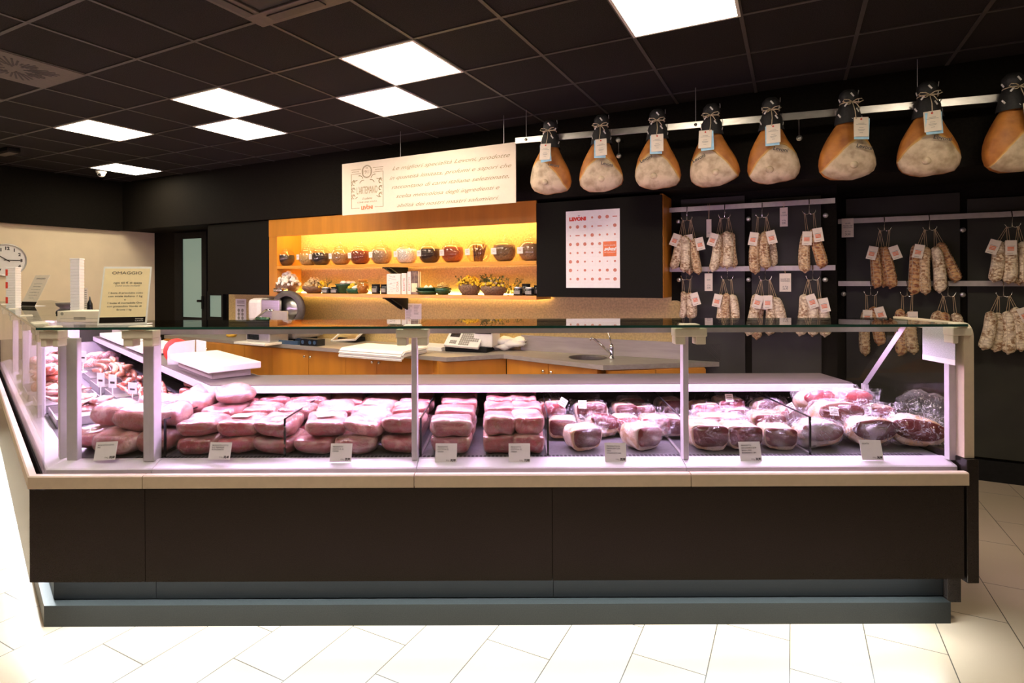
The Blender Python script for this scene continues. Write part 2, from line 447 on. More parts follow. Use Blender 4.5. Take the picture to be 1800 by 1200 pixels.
# floor shader: 30 x 60 cm tiles, each strip shifted by a third
def floor_mat():
    m, t, N, L, b = nt('pale floor tile')
    b.inputs['Roughness'].default_value = .32
    tc = N.new('ShaderNodeTexCoord'); sp = N.new('ShaderNodeSeparateXYZ'); L.new(tc.outputs['Object'], sp.inputs[0])
    def mt(op, a, bb=None, c=None):
        n = N.new('ShaderNodeMath'); n.operation = op
        for i, q in enumerate((a, bb, c)):
            if q is None: continue
            if isinstance(q, (int, float)): n.inputs[i].default_value = q
            else: L.new(q, n.inputs[i])
        return n.outputs[0]
    a = mt('DIVIDE', mt('ADD', sp.outputs['X'], .0165), .3)
    n = mt('FLOOR', a); fa = mt('FRACT', a)
    bb = mt('DIVIDE', mt('ADD', mt('MULTIPLY_ADD', n, .2, -.201), sp.outputs['Y']), .6)
    fb = mt('FRACT', bb); nb = mt('FLOOR', bb)
    ea = mt('MULTIPLY', mt('MINIMUM', fa, mt('SUBTRACT', 1, fa)), .3)
    eb = mt('MULTIPLY', mt('MINIMUM', fb, mt('SUBTRACT', 1, fb)), .6)
    e = mt('LESS_THAN', mt('MINIMUM', ea, eb), .0021)
    cv = N.new('ShaderNodeCombineXYZ'); L.new(n, cv.inputs[0]); L.new(nb, cv.inputs[1])
    wn = N.new('ShaderNodeTexWhiteNoise'); L.new(cv.outputs[0], wn.inputs['Vector'])
    nz = N.new('ShaderNodeTexNoise'); nz.inputs['Scale'].default_value = 4; nz.inputs['Detail'].default_value = 6
    L.new(tc.outputs['Object'], nz.inputs['Vector'])
    mix = mt('ADD', mt('MULTIPLY', wn.outputs['Value'], .4), mt('MULTIPLY', nz.outputs[0], .6))
    r = N.new('ShaderNodeValToRGB')
    r.color_ramp.elements[0].color = col((.48, .375, .26)); r.color_ramp.elements[1].color = col((.57, .46, .335))
    L.new(mix, r.inputs[0])
    mx = N.new('ShaderNodeMixRGB'); mx.inputs[2].default_value = col((.055, .042, .03))
    L.new(e, mx.inputs[0]); L.new(r.outputs[0], mx.inputs[1]); L.new(mx.outputs[0], b.inputs['Base Color'])
    return m
M['floor'] = floor_mat()

RZ = -YAW
UL, UR, VF = -8.97, 4.6, -5.2          # left wall, right wall, wall behind the viewer
VBK, VA, VD, VB = 4.87, 5.30, 5.40, 5.72   # bulkhead, cladding wall, door wall, recessed wall
def rstruct(name, bm, m):
    return struct(name, bm, m, rot=(0, 0, RZ))
rstruct('floor', bx(UL - .2, UR + .2, VF - .2, VB + .3, -.1, 0), M['floor'])
rstruct('ceiling', bx(UL - .2, UR + .2, VF - .2, VB + .3, ZC, ZC + .1), M['ceiling'])
# T-bar grid
g = B()
U0, V0 = -2.652, 2.805
for i in range(-11, 13):
    u = U0 + .6 * i
    if UL < u < UR: box(g, u - .011, u + .011, -1.4, VBK, ZC - .006, ZC + .001)
for j in range(-7, 4):
    v = V0 + .6 * j
    if v < VBK: box(g, UL, UR, v - .011, v + .011, ZC - .0055, ZC + .001)
rstruct('trim_1', g, M['grid'])
rstruct('wall_left', bx(UL - .1, UL, VF, VD + .1, 0, 2.42), M['cream'])
rstruct('wall_upper_left', bx(UL - .1, UL + .10, VF, VBK, 2.355, ZC, .004), M['wall_black'])
rstruct('wall_upper_back', bx(UL, UR, VBK, VB + .2, 2.36, ZC, .004), M['wall_black'])
UC = on_vl(402, 540, VA - .01)[0]
rstruct('wall_back_left', bx(UL, UC, VD, VD + .1, 0, 2.36), M['wall_black'])
rstruct('wall_back', bx(UC, .318, VA, VD + .1, 0, 2.36), M['wall_black'])
rstruct('wall_back_right', bx(.318, UR, VB, VB + .1, 0, 2.36), M['wall_black'])
rstruct('baseboard_back', bx(.318, UR, VB - .018, VB, 0, .165, .003), M['black'])
rstruct('wall_right', bx(UR, UR + .1, VF, VB, 0, ZC), M['plaster'])
rstruct('wall_front', bx(UL, UR, VF - .1, VF, 0, ZC), M['plaster'])
# tan cladding behind the shelves and worktop, with a rounded free corner on the right
pts = [(UC + .004, .86), (UC + .004, 2.33)]
pts += [(-.985, 2.33), (-.985, 1.40)]
for x, y in ((1182, 528), (1190, 528), (1195, 530), (1198, 535), (1200, 545), (1222, 574), (1245, 589), (1262, 597), (1272, 603), (1275, 612)):
    a = on_vl(x, y, VA - .01); pts.append((a[0], a[2]))
pts.append((pts[-1][0], .86))
bm = B()
lo = [bm.verts.new((p[0], VA - .012, p[1])) for p in pts]; hi = [bm.verts.new((p[0], VA, p[1])) for p in pts]
bm.faces.new(lo); bm.faces.new(hi[::-1])
for i in range(len(pts)): bm.faces.new((lo[i], hi[i], hi[(i + 1) % len(pts)], lo[(i + 1) % len(pts)]))
rstruct('trim_2', bm, M['stone'])
# glazed door and small side pane in the back left corner
d = put(thing('door_1', None, None, R3(-8.30, VD, 0), RZ), 'black framed glazed door beside the cream wall', None, kind='structure')
obj('door_frame', box(box(box(box(B(), -.09, .09, -.05, 0, 0, 2.33, .004), .55, .66, -.05, 0, 0, 2.33, .004), .09, .55, -.05, 0, 2.235, 2.33, .004), .09, .55, -.05, 0, 0, 1.06, .004), M['black'], d)
obj('door_pane', bx(.09, .55, -.028, -.018, 1.06, 2.235), M['doorglass'], d)
obj('door_handle', box(bx(.575, .605, -.075, -.05, 1.19, 1.38, .006), .51, .60, -.10, -.075, 1.29, 1.325, .006), M['black'], d)
w = put(thing('window_1', None, None, R3(-7.58, VD, 0), RZ), 'small low glass pane right of the door', None, kind='structure')
obj('window_frame', box(box(box(bx(-.04, 0, -.05, 0, .9, 1.45, .003), .27, .31, -.05, 0, .9, 1.45, .003), 0, .27, -.05, 0, 1.39, 1.45, .003), 0, .27, -.05, 0, .9, 1.08, .003), M['black'], w)
obj('window_pane', bx(0, .27, -.03, -.02, 1.08, 1.39), M['doorglass'], w)

# ------------------------------------------------------------------ ceiling fittings
def tile_thing(name, label, cat, a, b, group=None):
    return thing(name, label, cat, R3(U0 + .6 * a + .3, V0 + .6 * b + .3, ZC), RZ, group)
LIGHTS = [(0, 0, 'square ceiling light left above the sign, nearer the viewer of its pair'),
          (-1, 1, 'square ceiling light left above the sign, farther from the viewer of its pair'),
          (-3, 0, 'square ceiling light in the middle pair, the one farther from the back wall'),
          (-4, 1, 'square ceiling light in the middle pair, the one nearer the back wall'),
          (-6, 0, 'single square ceiling light between the swirl vents and the dome camera'),
          (-9, 2, 'square ceiling light in the far corner beside the dome camera'),
          (3, 0, 'largest looking square ceiling light, above the hams, cut by the top edge'),
          # unseen panels added behind and beside the viewer to brighten the room
          (-6, -4, 'added unseen square ceiling light over the customer side, far left'), (-3, -4, 'added unseen square ceiling light over the customer side, left'),
          (0, -4, 'added unseen square ceiling light over the customer side, middle'), (4, -5, 'added unseen square ceiling light over the customer side, right'),
          (6, 0, 'added unseen square ceiling light over the right aisle')]
for a, b, lab in LIGHTS:
    t = tile_thing('ceiling_light', lab, 'ceiling light', a, b, 'square ceiling lights')
    f = B()
    for q in ((-.3, .3, -.3, -.284), (-.3, .3, .284, .3), (-.3, -.284, -.284, .284), (.284, .3, -.284, .284)):
        box(f, *q, -.012, .001)
    obj('frame', f, M['white'], t)
    obj('diffuser', bx(-.284, .284, -.284, .284, -.009, .0), M['ceil_em'], t)

def swirl(a, b, label):
    t = tile_thing('ceiling_vent', label, 'ceiling vent', a, b)
    obj('face_plate', bx(-.295, .295, -.295, .295, -.010, 0, .002), M['vent'], t)
    s = B()
    for k in range(8):
        an = k * PI / 4 + .2
        for j in range(-2, 3):
            a2 = an + j * .15
            r0, r1 = (.05 + .022 * abs(j), .25 - .016 * abs(j) ** 1.5)
            if k % 2 == 0: r0, r1 = r0 + .02, r1 - .05
            mm = Matrix.Rotation(a2, 4, 'Z')
            box(s, r0, r1, -.006, .006, -.0115, -.0095, M=mm)
    obj('slots', s, M['slot'], t)
swirl(-4, -2, 'square swirl ceiling vent with radial black slots, top left')
swirl(-6, -2, 'square swirl ceiling vent at the very left edge, only its corner in view')
t = tile_thing('air_conditioner', 'recessed dark ceiling cassette air conditioner at the top edge', 'air conditioner', 0, -2)
fr = B()
for q in ((-.33, .33, .2, .33), (-.33, .33, -.33, -.2), (-.33, -.2, -.2, .2), (.2, .33, -.2, .2)): box(fr, *q, -.028, 0, .004)
obj('frame', fr, M['vent'], t)
obj('intake_grille', bx(-.2, .2, -.2, .2, -.016, 0), M['slot'], t)
fl = B()
for q in ((-.19, .19, .235, .295), (-.19, .19, -.295, -.235), (-.295, -.235, -.19, .19), (.235, .295, -.19, .19)): box(fl, *q, -.036, -.028, .003)
obj('louver', fl, M['grid'], t)
p = on_z(178, 303, ZC - .03)
t = thing('dome_camera', 'small white dome security camera under the ceiling, far corner', 'security camera', (p.x, p.y, ZC))
obj('base', lathe(B(), [(0, 0), (.062, 0), (.062, -.03), (.055, -.04), (0, -.04)]), M['white'], t, True)
obj('dome', lathe(B(), [(.048, -.04), (.046, -.06), (.034, -.08), (.015, -.09), (0, -.092)]), M['white'], t, True)
obj('lens', lathe(B(), [(.0, .0), (.018, 0), (.018, .012), (0, .014)], 16, M=Matrix.Translation((.008, -.036, -.066)) @ Matrix.Rotation(PI / 2, 4, 'X')), M['blackgloss'], t, True)
p = on_z(12, 262, ZC)
t = thing('emergency_light', 'dark flat emergency light box on the ceiling at the left edge', 'emergency light', (p.x, p.y, ZC), RZ)
obj('housing', bx(-.17, .17, -.06, .06, -.05, 0, .01), M['black'], t)
obj('cover', bx(-.15, .15, -.045, .045, -.06, -.05, .005), M['vent'], t)

# ------------------------------------------------------------------ wall clock
t = thing('wall_clock', 'round white wall clock with black numerals on the cream wall', 'clock', R3(UL + .001, 3.505, 1.878), RZ - PI / 2 + PI)
# local: +x points along the wall, -y out of it
obj('case', lathe(B(), [(0, 0), (.212, 0), (.214, .02), (.205, .035), (.196, .035), (.196, .02), (0, .02)], 48, M=Matrix.Rotation(PI / 2, 4, 'X')), M['alu'], t, True)
obj('dial', lathe(B(), [(0, .021), (.196, .021)], 48, M=Matrix.Rotation(PI / 2, 4, 'X')), M['paper'], t)
for n in range(1, 13):
    a = PI / 2 - n * PI / 6
    text(t, str(n), .152 * math.cos(a), -.0225, .152 * math.sin(a) - .019, .038, M['ink'], align='CENTER', bold=.004, name='numeral')
def hand(an, l, w, y):
    bm = bx(-.035, l, -.001, .001, -w, w, M=Matrix.Rotation(-an, 4, 'Y'))
    return obj('hand', bm, M['ink'], t, loc=(0, y, 0))
hand(math.radians(0), .145, .0045, -.027)
hand(math.radians(147), .10, .006, -.0245)

# ------------------------------------------------------------------ hanging sign
SL, SRr, SB, ST, SV = -4.204, -2.177, 2.285, 2.822, 4.50
t = thing('hanging_sign', 'long white shop sign with handwriting hanging over the wall shelves', 'sign', R3(SL, SV, SB), RZ)
W, HH = SRr - SL, ST - SB
obj('board', bx(0, W, -.006, .006, 0, HH), M['signboard'], t)
wp = on_vl(704, 272, SV)[0] - SL
for x in (wp, W - .12): obj('wire', tube(B(), [(x, 0, HH - .01), (x, 0, ZC - SB)], .0022, 6), M['alu'], t)
yy = -.0075
lines = ['Le migliori specialità Levoni, prodotte', 'in quantità limitata, profumi e sapori che', 'raccontano di carni italiane selezionate,', 'scelta meticolosa degli ingredienti e', 'abilità dei nostri mastri salumieri.']
xs = [(.655, 1.31), (.62, 1.36), (.645, 1.31), (.70, 1.16), (.71, 1.14)]
for i, (s, (x, w_)) in enumerate(zip(lines, xs)):
    text(t, s, x, yy, HH - .125 - i * .093, .037, M['olive_ink'], w_, shear=.45, bold=-.0004)
# emblem panel
e = B()
def ln(bm, x0, x1, z0, z1): box(bm, x0, x1, yy - .0005, yy + .002, z0, z1)
ex0, ex1, ez0, ez1 = .125, .545, .06, .415
for q in ((ex0, ex0 + .004, ez0, ez1), (ex1 - .004, ex1, ez0, ez1), (ex0, ex0 + .11, ez0, ez0 + .004), (ex1 - .11, ex1, ez0, ez0 + .004), (ex0, ex0 + .13, ez1, ez1 + .004), (ex1 - .13, ex1, ez1, ez1 + .004),
          (ex0, ex0 + .13, ez1 + .045, ez1 + .049), (ex1 - .13, ex1, ez1 + .045, ez1 + .049)): ln(e, *q)
def arc(bm, cx, cz, r, a0, a1, w=.004, n=20, sx=1):
    pts = [(cx + sx * r * math.cos(a0 + (a1 - a0) * k / n), yy, cz + r * math.sin(a0 + (a1 - a0) * k / n)) for k in range(n + 1)]
    tube(bm, pts, w / 2, 4)
mx_ = (ex0 + ex1) / 2
arc(e, mx_, ez1 + .015, .058, 0, 2 * PI, .005, 32); arc(e, mx_, ez1 + .015, .066, 0, 2 * PI, .003, 32)
for s in (-1, 1):
    arc(e, mx_ + s * .10, ez1 - .07, .05, PI / 2 - s * .2, PI / 2 + s * 1.2, .006)
    arc(e, mx_ + s * .15, ez1 - .02, .05, -PI / 2 - s * .5, -PI / 2 + s * .7, .006)
    arc(e, mx_ + s * .05, ez1 - .12, .05, PI / 2 - s * 1.1, PI / 2 + s * .2, .006)
    for z in (.25, .18, .32):
        arc(e, mx_ + s * .175, z, .017, 0, 1.6 * PI, .006); arc(e, mx_ + s * .18, z, .026, PI * .3, 1.3 * PI, .005)
    arc(e, mx_ + s * .12, .135, .04, PI / 2 - s * .9, PI / 2 - s * .1, .006)
obj('emblem', e, M['olive_ink'], t)
text(t, '1911', mx_, yy, ez1 - .005, .036, M['olive_ink'], .095, 'CENTER')
text(t, "L'ARTEMANO", mx_, yy, .205, .075, M['olive_ink'], .27, 'CENTER')
text(t, 'DAL', mx_, yy, ez1 + .044, .016, M['olive_ink'], .03, 'CENTER')
text(t, 'CASTELLUCCHIO', ex0 + .005, yy, ez1 + .018, .012, M['olive_ink'], .10); text(t, 'MANTOVA ITALIA', ex1 - .105, yy, ez1 + .018, .012, M['olive_ink'], .10)
text(t, 'il salume', mx_, yy, .145, .024, M['olive_ink'], .13, 'CENTER', shear=.4)
text(t, 'COME UNA VOLTA', mx_, yy, .112, .015, M['olive_ink'], .26, 'CENTER')
text(t, 'LEVONI', mx_, yy, .045, .034, M['orange_ink'], .15, 'CENTER', bold=.003)
cr = B()
for k in (-1, 0, 1): tube(cr, [(mx_ + k * .004, yy, .082), (mx_ + k * .010, yy, .094)], .0016, 4)
obj('crest', cr, M['orange_ink'], t)

# ------------------------------------------------------------------ ham rail and hams
RA, RB = on_v(906, 247.5, 4.42), on_v(1860, 163, 4.715)
t = thing('ham_rail', 'long flat steel rail hung from the ceiling that carries the hams', 'rail', (RA + RB) / 2)
dd = (RB - RA); LL = dd.length
ang = math.atan2(dd.y, dd.x); tilt = -math.asin(dd.z / LL)
mm = Matrix.Translation((RA + RB) / 2) @ Matrix.Rotation(ang, 4, 'Z') @ Matrix.Rotation(tilt, 4, 'Y')
obj('bar', bx(-LL / 2, LL / 2, -.005, .005, -.026, .026, .002, M=mm), M['steel'], t, world=True)
def on_rail(x):
    """point of the rail's centre line in image column x"""
    best = min((abs((881.31 + F * (RA + dd * k / 4000).x / (RA + dd * k / 4000).y) - x), k) for k in range(4001))[1]
    return RA + dd * best / 4000
for x in (926, 1224, 1614):
    p = on_rail(x)
    obj('wire', tube(B(), [p, (p.x, p.y, ZC)], .0025, 6), M['alu'], t, world=True)
    obj('bolt', lathe(B(), [(0, 0), (.012, 0), (.012, .006), (0, .008)], 12, M=Matrix.Translation(p) @ Matrix.Rotation(ang, 4, 'Z') @ Matrix.Rotation(PI / 2, 4, 'X') @ Matrix.Translation((0, 0, .004))), M['chrome'], t, world=True)

def ham_mat():
    m, tr, N, L, b = nt('ham with brown skin and pale lard face')
    tc = N.new('ShaderNodeTexCoord'); sp = N.new('ShaderNodeSeparateXYZ'); L.new(tc.outputs['Object'], sp.inputs[0])
    at = N.new('ShaderNodeAttribute'); at.attribute_type = 'OBJECT'; at.attribute_name = 'skew'
    oi = N.new('ShaderNodeObjectInfo')
    ml = N.new('ShaderNodeMath'); ml.operation = 'MULTIPLY'; ml.inputs[1].default_value = 20; L.new(oi.outputs['Random'], ml.inputs[0])
    ad = N.new('ShaderNodeVectorMath'); L.new(tc.outputs['Object'], ad.inputs[0]); L.new(ml.outputs[0], ad.inputs[1])
    nz = N.new('ShaderNodeTexNoise'); nz.inputs['Scale'].default_value = 9; nz.inputs['Detail'].default_value = 4; L.new(ad.outputs[0], nz.inputs['Vector'])
    def mt(op, a, bb=None, c=None, clamp=False):
        n = N.new('ShaderNodeMath'); n.operation = op; n.use_clamp = clamp
        for i, q in enumerate((a, bb, c)):
            if q is None: continue
            if isinstance(q, (int, float)): n.inputs[i].default_value = q
            else: L.new(q, n.inputs[i])
        return n.outputs[0]
    x = mt('SUBTRACT', sp.outputs['X'], mt('MULTIPLY', at.outputs['Fac'], .075))
    edge = mt('SUBTRACT', -.150, mt('MULTIPLY', mt('POWER', mt('ABSOLUTE', x), 1.5), 2.3))      # height of the lard edge
    edge = mt('ADD', edge, mt('MULTIPLY', mt('SUBTRACT', nz.outputs[0], .5), .05))
    k1 = mt('DIVIDE', mt('SUBTRACT', edge, sp.outputs['Z']), .008, clamp=True)
    k2 = mt('DIVIDE', mt('SUBTRACT', -.005, sp.outputs['Y']), .008, clamp=True)
    k = mt('MULTIPLY', k1, k2)
    def ramp(sc, a, c, p0=.35, p1=.65):
        n = N.new('ShaderNodeTexNoise'); n.inputs['Scale'].default_value = sc; n.inputs['Detail'].default_value = 5; L.new(ad.outputs[0], n.inputs['Vector'])
        r = N.new('ShaderNodeValToRGB'); r.color_ramp.elements[0].position = p0; r.color_ramp.elements[1].position = p1
        r.color_ramp.elements[0].color = col(a); r.color_ramp.elements[1].color = col(c); L.new(n.outputs[0], r.inputs[0]); return r.outputs[0], n.outputs[0]
    skin, s2 = ramp(11, (.26, .082, .012), (.50, .19, .03), .3, .66)
    lard, l2 = ramp(16, (.33, .235, .14), (.57, .45, .30), .32, .58)
    mx = N.new('ShaderNodeMixRGB'); L.new(k, mx.inputs[0]); L.new(skin, mx.inputs[1]); L.new(lard, mx.inputs[2])
    # yellow fat rim where skin and lard meet
    rim = mt('MULTIPLY', mt('SUBTRACT', 1, mt('ABSOLUTE', mt('DIVIDE', mt('SUBTRACT', edge, sp.outputs['Z']), .016)), clamp=True), mt('DIVIDE', mt('SUBTRACT', .02, sp.outputs['Y']), .02, clamp=True))
    m2 = N.new('ShaderNodeMixRGB'); m2.inputs[2].default_value = col((.66, .40, .10)); L.new(mt('MULTIPLY', rim, .65), m2.inputs[0]); L.new(mx.outputs[0], m2.inputs[1])
    L.new(m2.outputs[0], b.inputs['Base Color'])
    b.inputs['Roughness'].default_value = .55
    bp = N.new('ShaderNodeBump'); bp.inputs['Strength'].default_value = .5; bp.inputs['Distance'].default_value = .02
    L.new(mt('ADD', mt('ADD', mt('MULTIPLY', k, .35), mt('MULTIPLY', l2, .6)), mt('MULTIPLY', s2, .3)), bp.inputs['Height']); L.new(bp.outputs[0], b.inputs['Normal'])
    return m
M['ham'] = ham_mat()
def ham_mesh(seed):
    bm = B()
    T = [(0, .052, .050, .0), (.08, .066, .062, .0), (.18, .086, .078, -.004), (.30, .112, .094, -.006), (.42, .138, .108, -.004), (.54, .158, .116, 0), (.66, .171, .118, .003), (.76, .174, .115, .005), (.85, .163, .105, .005), (.92, .137, .088, .004), (.97, .095, .06, .002), (.995, .04, .025, 0)]
    n = 44; rings = []
    for tt, w, d, xo in T:
        ring = []
        for k in range(n):
            a = 2 * PI * k / n
            ca, sa = math.cos(a), math.sin(a)
            ex = .80
            x = w * math.copysign(abs(ca) ** ex, ca); y = d * math.copysign(abs(sa) ** ex, sa)
            if y < 0: y *= .78
            q = Vector((x + xo, y, -.425 * tt))
            q *= 1 + .05 * noise.noise(q * 9 + Vector((seed * 5, 0, 0)))
            ring.append(bm.verts.new(q))
        rings.append(ring)
    for a, b in zip(rings, rings[1:]):
        for k in range(n): bm.faces.new((a[k], b[k], b[(k + 1) % n], a[(k + 1) % n]))
    bm.faces.new(rings[-1]); bm.faces.new(rings[0][::-1])
    # bone knob in the lard
    lathe(bm, [(.026, 0), (.022, .008), (.012, .013), (0, .014)], 14, M=Matrix.Translation((-.02 * (1 if seed % 2 else -1), -.086, -.335)) @ Matrix.Rotation(PI / 2, 4, 'X'))
    return mesh_of('ham_body', bm, M['ham'], True)
def sock_mesh():
    bm = B(); n = 22; rings = []
    for r, z in [(.0, .135), (.028, .133), (.044, .115), (.047, .09), (.040, .065), (.044, .05), (.056, .02), (.062, -.02), (.072, -.05)]:
        ring = []
        for k in range(n):
            a = 2 * PI * k / n
            rr = r * (1 + .12 * noise.noise(Vector((math.cos(a) * 2, math.sin(a) * 2, z * 25))))
            ring.append(bm.verts.new((rr * math.cos(a), rr * math.sin(a) * .9, z)))
        rings.append(ring)
    for a, b in zip(rings, rings[1:]):
        for k in range(n): bm.faces.new((a[k], b[k], b[(k + 1) % n], a[(k + 1) % n]))
    return mesh_of('sock', bm, M['blacknet'], True)
ham_me = [ham_mesh(1), ham_mesh(2)]
sock_me = sock_mesh()
bw = B()
tube(bw, [(.05 * math.cos(a), -.046 + .0 - .05 * 0 + .046 * (1 - math.sin(a)) * 0 - .0, .062) for a in (0, .01)], .001, 4)
bw.free(); bw = B()
tube(bw, [(.045 * math.cos(k * PI / 10), .043 * math.sin(k * PI / 10), .062) for k in range(21)], .0028, 6)
for s in (-1, 1):
    tube(bw, [(0, -.047, .06), (s * .02, -.056, .072), (s * .042, -.058, .074), (s * .05, -.058, .062), (s * .034, -.056, .054), (0, -.05, .058)], .0026, 6)
    tube(bw, [(0, -.047, .06), (s * .016, -.06, .045), (s * .03, -.064, .03 - .012 * s)], .0024, 6)
tube(bw, [(0, -.048, .06), (.004, -.075, .0), (0, -.098, -.055)], .0022, 6)
twine_me = mesh_of('twine', bw, M['twine'], True)
tag_me = mesh_of('tag', box(B(), -.036, .036, -.001, .001, -.112, 0, .002), M['tagpaper'])
tag2_me = mesh_of('blue_tag', box(B(), -.036, .036, -.001, .001, -.122, -.004), M['blue'])
hole_me = mesh_of('eyelet', lathe(B(), [(.0, 0), (.005, 0), (.005, .001), (0, .001)], 10, M=Matrix.Rotation(PI / 2, 4, 'X')), M['red'])
lb = B()
for z, w_ in ((-.036, .030), (-.043, .05), (-.062, .022), (-.072, .034), (-.078, .028), (-.09, .016)): box(lb, -w_ / 2, w_ / 2, -.0016, -.001, z, z + .002)
tagline_me = mesh_of('print', lb, M['grey_ink'])
pb = B()
for k in range(17):
    a = k * 2.4; z = .12 - k * .0105; r = .05 if z > .06 else .066
    if math.sin(a) < .4: box(pb, -.012, .012, -.001, .0005, -.004, .004, M=Matrix.Translation((r * math.cos(a) * .96, r * math.sin(a) * .88, z)) @ Matrix.Rotation(a + PI / 2, 4, 'Z') @ Matrix.Rotation(.9 * (-1) ** k, 4, 'Y'))
print_me = mesh_of('sock_print', pb, M['whiteink'])
ORD = ['first', 'second', 'third', 'fourth', 'fifth', 'sixth', 'seventh', 'eighth', 'ninth', 'tenth', 'eleventh', 'twelfth', 'thirteenth', 'fourteenth', 'fifteenth', 'sixteenth', 'seventeenth', 'eighteenth', 'nineteenth', 'twentieth']
HAMS = [(971, 346, -.9, 'next to the white sign'), (1060, 341, .25, ''), (1157, 335, -.35, ''), (1251, 327, -.5, ''), (1354, 321, .6, ''), (1488, 313, .75, ''), (1624, 304, .1, ''), (1772, 296, .9, '')]
for i, (x, yb, sk, extra) in enumerate(HAMS):
    p = on_rail(x)
    yaw = RZ * .72 + rnd.uniform(-.12, .12)
    t = thing('cured_ham', '%s cured ham from the left end of the ceiling rail, black sock and tag' % ORD[i] if i < 7 else 'cured ham at the right end of the ceiling rail, cut by the frame edge', 'ham',
              (p.x - .058 * math.sin(-yaw) * 0 - .02, p.y - .062, p.z - .035), yaw, 'cured hams on the ceiling rail')
    b_ = link('body', ham_me[i % 2], t, (0, 0, -.03), (0, rnd.uniform(-.05, .05), 0)); b_['skew'] = sk
    s_ = link('sock', sock_me, t, (0, 0, -.012), scale=(1.25, 1.25, 1.3)); link('print', print_me, s_)
    link('twine', twine_me, t, (0, -.010, -.006), scale=(1.25, 1.25, 1.15))
    dx = (-.004, .012, .004, -.03, .01, .034, .0, .03)[i]
    g_ = link('tag', tag_me, t, (dx, -.122, -.058), (-.10, rnd.uniform(-.05, .05), rnd.uniform(-.1, .1)), scale=(1.25, 1, 1.2))
    link('eyelet', hole_me, g_, (0, -.0015, -.012)); link('print', tagline_me, g_)
    link('blue_tag', tag2_me, t, (dx + rnd.choice((-.006, .008)), -.118, -.062), (-.08, rnd.uniform(-.12, .12), rnd.uniform(-.1, .1)), scale=(1.25, 1, 1.2), label='pale blue second tag')
    sx = .055 if sk >= 0 or i == 0 else -.075
    st = text(t, 'Levoni', sx, -.107, -.245 - .02 * (i % 2), .024, M['ink'], .095, 'CENTER', rot=(PI / 2 + .1, .28 if sx > 0 else -.45, 0), bold=.002, name='stamp')

# ------------------------------------------------------------------ pair of standoff rods behind the hams
for x, y0, y1, lab in ((1404, 206, 243, 'short dark rod with two steel discs on the black wall, below the fifth ham'), (1087, 246, 274, 'short dark rod with two steel discs on the black wall, behind the second ham')):
    a, b_ = on_v(x, y0, VBK - .03), on_v(x + 1, y1, VBK - .03)
    t = thing('standoff_rod', lab, 'wall bracket', b_)
    obj('rod', tube(B(), [a, b_], .005, 8), M['vent'], t, world=True)
    for q in (a, b_):
        obj('disc', lathe(B(), [(0, -.03), (.008, -.03), (.008, 0), (.021, 0), (.021, .008), (0, .010)], 16, M=Matrix.Translation(q) @ Matrix.Rotation(RZ, 4, 'Z') @ Matrix.Rotation(PI / 2, 4, 'X')), M['alu'], t, True, world=True)

# ------------------------------------------------------------------ wall units over the worktop
VU = 4.90
ub0, ub1 = on_vl(365, 450, VU)[0], on_vl(473, 450, VU)[0]
t = thing('upper_cabinet', 'closed black wall cabinet left of the lit shelves', 'cabinet', R3(ub0, VU, 1.425), RZ)
obj('carcass', bx(0, ub1 - ub0 - .002, .02, VA - VU - .014, 0, .93), M['black'], t)
obj('door', bx(.002, ub1 - ub0 - .004, 0, .02, .002, .925, .002), M['board'], t)
US, UE = ub1, -2.16
t = thing('lit_shelf_unit', 'golden wood wall shelf unit with two lit shelves', 'shelf', R3(US, VU, 1.41), RZ)
W = UE - US; D = VA - .014 - VU
obj('side_panel', bx(0, .14, .0, D, 0, .93, .002), M['wood'], t)
obj('fascia', bx(.0, W, -.004, .022, .735, .945, .002), M['wood'], t)
obj('top_panel', bx(.14, W, .022, D, .90, .925), M['shelfwood'], t)
obj('shelf', bx(.14, W, 0, D - .02, .337, .372, .002), M['shelfwood'], t)
obj('shelf', bx(.14, W, 0, D - .02, 0, .038, .002), M['shelfwood'], t)
bxu = on_vl(693, 490, 5.1)[0] - US
for z in (.337, 0):
    bm = B(); extrude_x(bm, [(.06, z), (D, z), (D, z - .15), (D - .05, z - .13)], bxu - .055, bxu - .03); extrude_x(bm, [(.06, z), (D, z), (D, z - .15), (D - .05, z - .13)], bxu + .03, bxu + .055)
    box(bm, bxu - .055, bxu + .055, .06, D, z - .014, z)
    obj('bracket', bm, M['black'], t)
obj('light_strip', bx(.16, W - .02, .10, .125, .872, .886), M['shelf_em'], t, label='glowing yellow light strip')
obj('light_strip', bx(.16, W - .02, D - .016, D - .006, .038, .044), M['shelf_em'], t, label='glowing yellow light strip')
uc0, uc1 = UE + .002, -.984
t = thing('upper_cabinet', 'black wall cabinet with the poster on its door and an orange wood side', 'cabinet', R3(uc0, VU, 1.44), RZ)
obj('carcass', bx(0, uc1 - uc0 - .024, .02, VA - VU - .014, 0, .89), M['black'], t)
obj('door', bx(.0, uc1 - uc0 - .004, 0, .02, .0, .885, .002), M['board'], t)
obj('side_panel', bx(uc1 - uc0 - .024, uc1 - uc0, .02, VA - VU - .001, -.0, .895), M['wood'], t, label='orange wood side panel')
